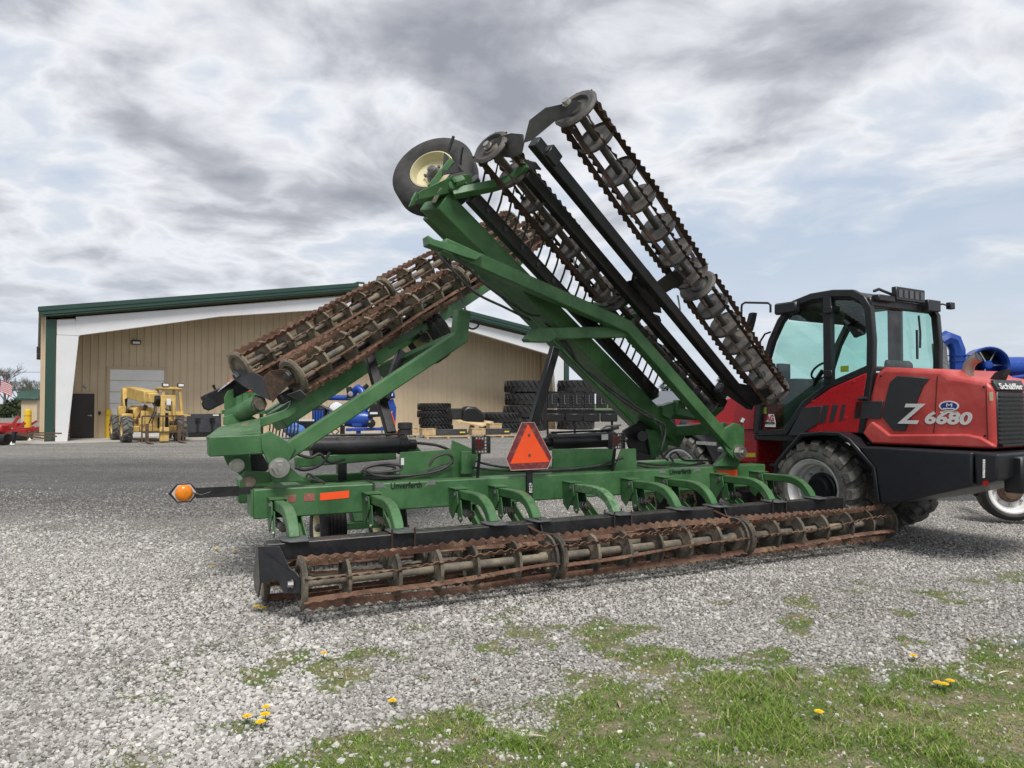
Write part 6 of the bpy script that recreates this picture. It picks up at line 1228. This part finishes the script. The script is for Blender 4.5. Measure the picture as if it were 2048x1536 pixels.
# --- left background: red implements, flag, sign, wires
def red_tools(px, py, Y0, label, seed):
    rnd = random.Random(seed); o = V3(ypt(px, Y0)); t = thing('red_implement', label, 'implement', (o.x, o.y, 0), rnd.uniform(-.3, .5), 'red implements left of the building')
    part('frame', REDI, t, lambda m: (m.bar((-1.1, 0, .42), (1.0, .1, .5), .12, .12), m.bar((-.2, 0, .45), (.1, 1.6, .5), .1, .1), m.bar((-.9, 0, .45), (.0, 1.6, .55), .1, .1)))
    part('gearbox', REDI, t, lambda m: m.box((-.5, -.2, .42), (.2, .3, .74)), .04); part('mast', REDI, t, lambda m: (m.bar((.2, .2, .6), (.5, .3, 1.05), .1, .08), m.bar((.35, .2, .5), (.75, .3, .8), .08, .08)))
    part('roller', BLK2, t, lambda m: m.cyl((-1.2, -.35, .22), (.6, -.35, .22), .2, 14)); part('cover', BLK2, t, lambda m: m.box((-1.0, -.5, .40), (-.55, -.1, .95)), .04); part('stand', BLK2, t, lambda m: m.bar((.75, -.3, .03), (.8, -.25, .5), .12, .12))
    part('foot', WHITE, t, lambda m: m.lathe((.75, -.3, .02), (0, 0, 1), [(0, .09), (.12, .05), (.2, .03)], 10)); part('label_plate', WHITE, t, lambda m: m.box((-.3, -.215, .5), (.05, -.205, .6)))
    for q in range(3): part('tine_bar', BROWN, t, lambda m: m.bar((.4, -.2 + .25 * q, .45), (2.3, -.3 + .25 * q, .22 + .1 * q), .05, .05))
def ypt(px, Y0): return ((px - 1024) / 1480 * Y0, Y0, 0)
red_tools(2, 885, 27.6, 'red and black implement lying nearest at the left picture edge', 3)
red_tools(28, 878, 30.5, 'red implement with raised mast right beside the left bollard', 5)
def flag():
    Y0 = 34.; k = Y0 / 1480; P = lambda px, py: ((px - 1024) * k, Y0, 1.55 + (806 - py) * k); o = V3(ypt(-14, Y0)); t = thing('flag', 'american flag flying at the far left picture edge', 'flag', (o.x, o.y, 0), 0)
    part('pole', WHITE, t, lambda m: m.cyl((0, 0, 0), (0, 0, 2.75), .025, 8))
    FR_ = paint('flag_red', (.42, .02, .05), .7); FW = paint('flag_white', (.72, .70, .70), .7); FB = paint('flag_blue', (.03, .05, .17), .7)
    def strip(name, z0, z1, x0, x1, mat, y_=0.):
        n = 14; vs = []
        for i in range(n + 1):
            f = x0 + (x1 - x0) * i / n; sag = -.30 * f * f - .05 * f; y = .07 * math.sin(f * 9) + y_
            vs += [(f * .85, y, 2.7 + sag + z0), (f * .85, y, 2.7 + sag + z1), (f * .85, y + .004, 2.7 + sag + z1), (f * .85, y + .004, 2.7 + sag + z0)]
        m = MB(); m.add(vs, [(4 * i + j, 4 * i + (j + 1) % 4, 4 * i + 4 + (j + 1) % 4, 4 * i + 4 + j) for i in range(n) for j in range(4)] + [(3, 2, 1, 0), (4 * n, 4 * n + 1, 4 * n + 2, 4 * n + 3)]); m.build(name, mat, t)
    for i in range(13): strip('stripe', -.043 * i, -.043 * (i + 1), .03, 1, FW if i % 2 else FR_)
    strip('canton', .002, -.043 * 7, .03, .45, FB, -.008)
flag()
def yard_sign():
    o = V3((-39.204, 60, -0.029)); t = thing('green_shelter', 'small dark green roofed booth far behind the left building corner', 'booth', (o.x, o.y, 0), .2); k = 60 / 1480
    part('roof', ROOFG, t, lambda m: m.plate([(-.65, -.6, 1.95), (.9, -.6, 1.95), (.9, .2, 2.6), (-.65, .2, 2.6)], (0, .05, .06))); part('fascia', ROOFG, t, lambda m: m.box((-.65, -.65, 1.78), (.9, .6, 1.94))); part('wall', TAN2, t, lambda m: m.box((-.35, -.4, 0), (.8, .5, 1.78)))
yard_sign()
def tree(o, h, kind, label, seed, spread=.35):
    rnd = random.Random(seed); t = thing('tree' if kind == 'bare' else 'conifer', label, 'tree', o, rnd.random() * 6)
    BARK = MATS.get('bark') or stained('bark', [(.3, (.06, .05, .04)), (.5, (.12, .10, .085)), (.7, (.18, .16, .14))], 6, .9, .3)
    part('trunk', BARK, t, lambda m: m.tube([(0, 0, 0), (.02 * h, 0, h * .4), (0, .02 * h, h * (.55 if kind == 'bare' else .95))], [h * .03, h * .02, h * .008], 8))
    vs = []; fs = []
    if kind == 'bare':
        m = MB()
        def grow(p, d, L, r_, lv):
            q = p + d * L; m.tube([p, q], [r_, r_ * .6], 4, False)
            if lv == 0: return
            for _ in range(4): grow(p.lerp(q, rnd.uniform(.45, 1)), (d + Vector((rnd.uniform(-1, 1), rnd.uniform(-1, 1), rnd.uniform(-.2, .7))) * .75).normalized(), L * rnd.uniform(.55, .75), r_ * .55, lv - 1)
        for _ in range(6): a = rnd.random() * 6.28; grow(Vector((0, 0, h * rnd.uniform(.25, .5))), Vector((math.cos(a) * .6, math.sin(a) * .6, 1)).normalized(), h * .26, h * .012, 4)
        m.build('crown', MATS.get('twigs') or stained('twigs', [(.3, (.11, .10, .085)), (.6, (.19, .175, .15))], 3, .9, .1), t)
    else:
        for k in range(2600):
            f = rnd.random() ** .8; z = h * (.08 + .9 * f); rad = h * spread * (1 - f) ** .85 * (.35 + .65 * rnd.random() ** .5) * (1 + .3 * math.sin(f * 40 + rnd.random())); a = rnd.random() * 6.28; s = h * .035 * rnd.uniform(.6, 1.3)
            c = Vector((rad * math.cos(a), rad * math.sin(a), z - rad * .25)); d = Vector((math.cos(a), math.sin(a), -.25 + rnd.uniform(-.3, .3))); e_ = Vector((-math.sin(a), math.cos(a), rnd.uniform(-.4, .4))); b = len(vs)
            vs += [c - e_ * s * .5, c + e_ * s * .5, c + d * s * 1.5 + Vector((0, 0, rnd.uniform(-.3, .3) * s))]; fs.append((b, b + 1, b + 2))
        me = bpy.data.meshes.new('crown'); me.from_pydata([tuple(v) for v in vs], [], fs); me.materials.append(MATS.get('needles') or stained('needles', [(.3, (.018, .035, .014)), (.5, (.035, .06, .022)), (.7, (.06, .09, .035))], 4, .8, .1)); obj('crown', me, t)
for i, (px, Y0, h) in enumerate(((-60, 95, 5.5), (10, 88, 6.2), (38, 100, 5.4), (60, 92, 4.6), (80, 110, 5.2))):
    tree(ypt(px, Y0), h, 'bare', ('bare grey tree at the very left edge behind the flag', 'bare grey tree directly under the flag tip', 'bare grey tree left of the green booth', 'low bare tree right behind the green booth', 'bare tree nearly hidden by the left building corner')[i], 40 + i)
for i, (px, Y0, h, s) in enumerate(((1336, 72, 5.0, .30), (1447, 64, 4.6, .32), (1300, 80, 3.4, .34), (1478, 70, 3.0, .34))):
    tree(ypt(px, Y0), h, 'conifer', ('dark conifer just left of the lift arm above the grey roof', 'dark conifer seen between the two black bars of the right wing', 'low dark conifer left of the grey roofed house', 'low dark conifer beside the loader cab')[i], 60 + i, s)
def hedge():
    rnd = random.Random(5); vs = []; fs = []
    for k in range(9000):
        x = rnd.uniform(-64, -40); y = 78 + rnd.uniform(-1.2, 1.2); z = rnd.random() ** .7 * (1.5 + .35 * math.sin(x * 1.3) + .3 * math.sin(x * 3.1)); s = rnd.uniform(.12, .3); b = len(vs); c = Vector((x, y, z))
        vs += [c + Vector((rnd.uniform(-s, s), rnd.uniform(-s, s), rnd.uniform(-s, s))) for _ in range(3)]; fs.append((b, b + 1, b + 2))
    me = bpy.data.meshes.new('hedge'); me.from_pydata([tuple(v) for v in vs], [], fs); me.materials.append(stained('hedge_leaves', [(.3, (.025, .04, .015)), (.6, (.06, .08, .03))], 2, .8, .1)); o = obj('hedge', me); tag(o, 'low dark green hedge row far away at the left edge', 'hedge')
hedge()
def far_house(o, w, label, wallm, roofm, rz):
    t = thing('house', label, 'house', o, rz)
    part('wall', wallm, t, lambda m: m.box((-w / 2, -3, 0), (w / 2, 3, 1.5))); part('roof', roofm, t, lambda m: m.plate([(-w / 2 - .3, -3.5, 1.45), (-w / 2 - .3, 0, 2.55), (-w / 2 - .3, 3.5, 1.45)], (w + .6, 0, 0)))
    for x in (-w * .3, 0, w * .3): f = part('window', WHITE, t, lambda m: m.box((x - .5, -3.04, .5), (x + .5, -3.0, 1.2))); part('pane', DARKGLASS, f, lambda m: m.box((x - .42, -3.06, .56), (x + .42, -3.045, 1.14)))
SLATE = paint('slate_grey_roof', (.13, .14, .16), .6, var=.06, scale=.6)
far_house(ypt(1368, 62), 7.5, 'low house with slate grey roof seen under the right wing', FRAMEW, SLATE, .05)
def wires():
    for i, (z, lab) in enumerate(((4.05, 'uppermost overhead wire at the far left'), (3.25, 'middle overhead wire at the far left'), (2.6, 'lowest overhead wire at the far left'))):
        m = MB(); m.tube([(-70 + 8 * k, 60, z - .0 + .02 * (k - 4) ** 2) for k in range(9)], .016, 5); tag(m.build('overhead_wire', BLK2), lab, 'wire', 'overhead wires')
wires()

# --- small things on the ground
YFL = paint('dandelion_yellow', (.92, .62, .01), .6, var=.1, scale=200); LEAF = paint('dandelion_leaf', (.05, .11, .025), .6, var=.2, scale=60)
def dandelion(p, r, label, seed):
    rnd = random.Random(seed); x, y = p[0], p[1]; z = float(ground_z(np.array([x]), np.array([y]))[0]); t = thing('dandelion', label, 'flower', (x, y, z), rnd.random() * 6, 'dandelions on the verge'); h = rnd.uniform(.025, .045)
    part('stem', LEAF, t, lambda m: m.tube([(0, 0, 0), (.003, 0, h * .6), (0, .003, h)], .0022, 5))
    def petals(m):
        for ring, (n, rr, dz) in enumerate(((16, 1., 0), (13, .75, .003), (9, .45, .006))):
            for k in range(n):
                a = 2 * math.pi * k / n + ring; w = .2; q = r * rr * 1.25
                m.add([(0, 0, h + dz), (q * .75 * math.cos(a - w), q * .75 * math.sin(a - w), h + dz + .003), (q * math.cos(a), q * math.sin(a), h + dz + .002), (q * .75 * math.cos(a + w), q * .75 * math.sin(a + w), h + dz + .003)], [(0, 1, 2, 3)])
    part('flower_head', YFL, t, petals)
    for k in range(5):
        a = k * 1.26 + rnd.random(); L = rnd.uniform(.04, .07)
        part('leaf', LEAF, t, lambda m: m.add([(0, 0, .003), (L * .5 * math.cos(a - .15), L * .5 * math.sin(a - .15), .012), (L * math.cos(a), L * math.sin(a), .006), (L * .5 * math.cos(a + .15), L * .5 * math.sin(a + .15), .012)], [(0, 1, 2, 3)]))
for i, (p, r, lab) in enumerate((
    ((-1.278, 3.61, 0), .020, 'dandelion at the left of the front left bunch of four'), ((-1.221, 3.713, 0), .018, 'dandelion at the top of the front left bunch of four'), ((-1.195, 3.621, 0), .022, 'middle dandelion of the front left bunch of four'), ((-1.194, 3.555, 0), .022, 'lowest dandelion of the front left bunch of four'),
    ((-0.614, 3.84, 0), .020, 'lone dandelion on bare gravel below the middle basket'), ((-1.136, 4.514, 0), .018, 'lone dandelion on gravel ahead of the near basket end'),
    ((-1.901, 5.558, 0), .024, 'left dandelion of the pair under the black end plate'), ((-1.856, 5.558, 0), .024, 'right dandelion of the pair under the black end plate'),
    ((1.495, 3.643, 0), .020, 'lone dandelion beside the large grass tuft, front right'), ((2.399, 4.463, 0), .020, 'dandelion standing alone near the straw patch at right'),
    ((2.301, 4.039, 0), .020, 'left dandelion of the bunch of three at right'), ((2.32, 4.011, 0), .020, 'middle dandelion of the bunch of three at right'), ((2.377, 4.053, 0), .020, 'right dandelion of the bunch of three at right'),
    ((-3.08, 7.769, 0), .024, 'far dandelion on gravel left of the rolling harrow'), ((-2.863, 7.692, 0), .020, 'far dandelion closest to the harrow end leg'), ((-2.802, 6.954, 0), .018, 'small far dandelion, the nearer one of those left of the harrow'))): dandelion(p, r, lab, i)
def bottle():
    p = (3.229, 4.763, 0); t = thing('plastic_bottle', 'crumpled clear plastic bottle lying at the right picture edge', 'bottle', (p[0], p[1], .03), .35)
    CL = glass_mat('clear_plastic', (.90, .93, .96), .9)
    part('body', CL, t, lambda m: m.lathe((0, 0, 0), (1, 0, .05), [(-.03, .010), (0, .012), (.03, .027), (.05, .030), (.07, .024), (.10, .031), (.13, .026), (.16, .031), (.19, .028), (.195, .0)], 16)); part('cap', WHITE, t, lambda m: m.cyl((-.045, 0, 0), (-.028, 0, 0), .014, 14))
bottle()
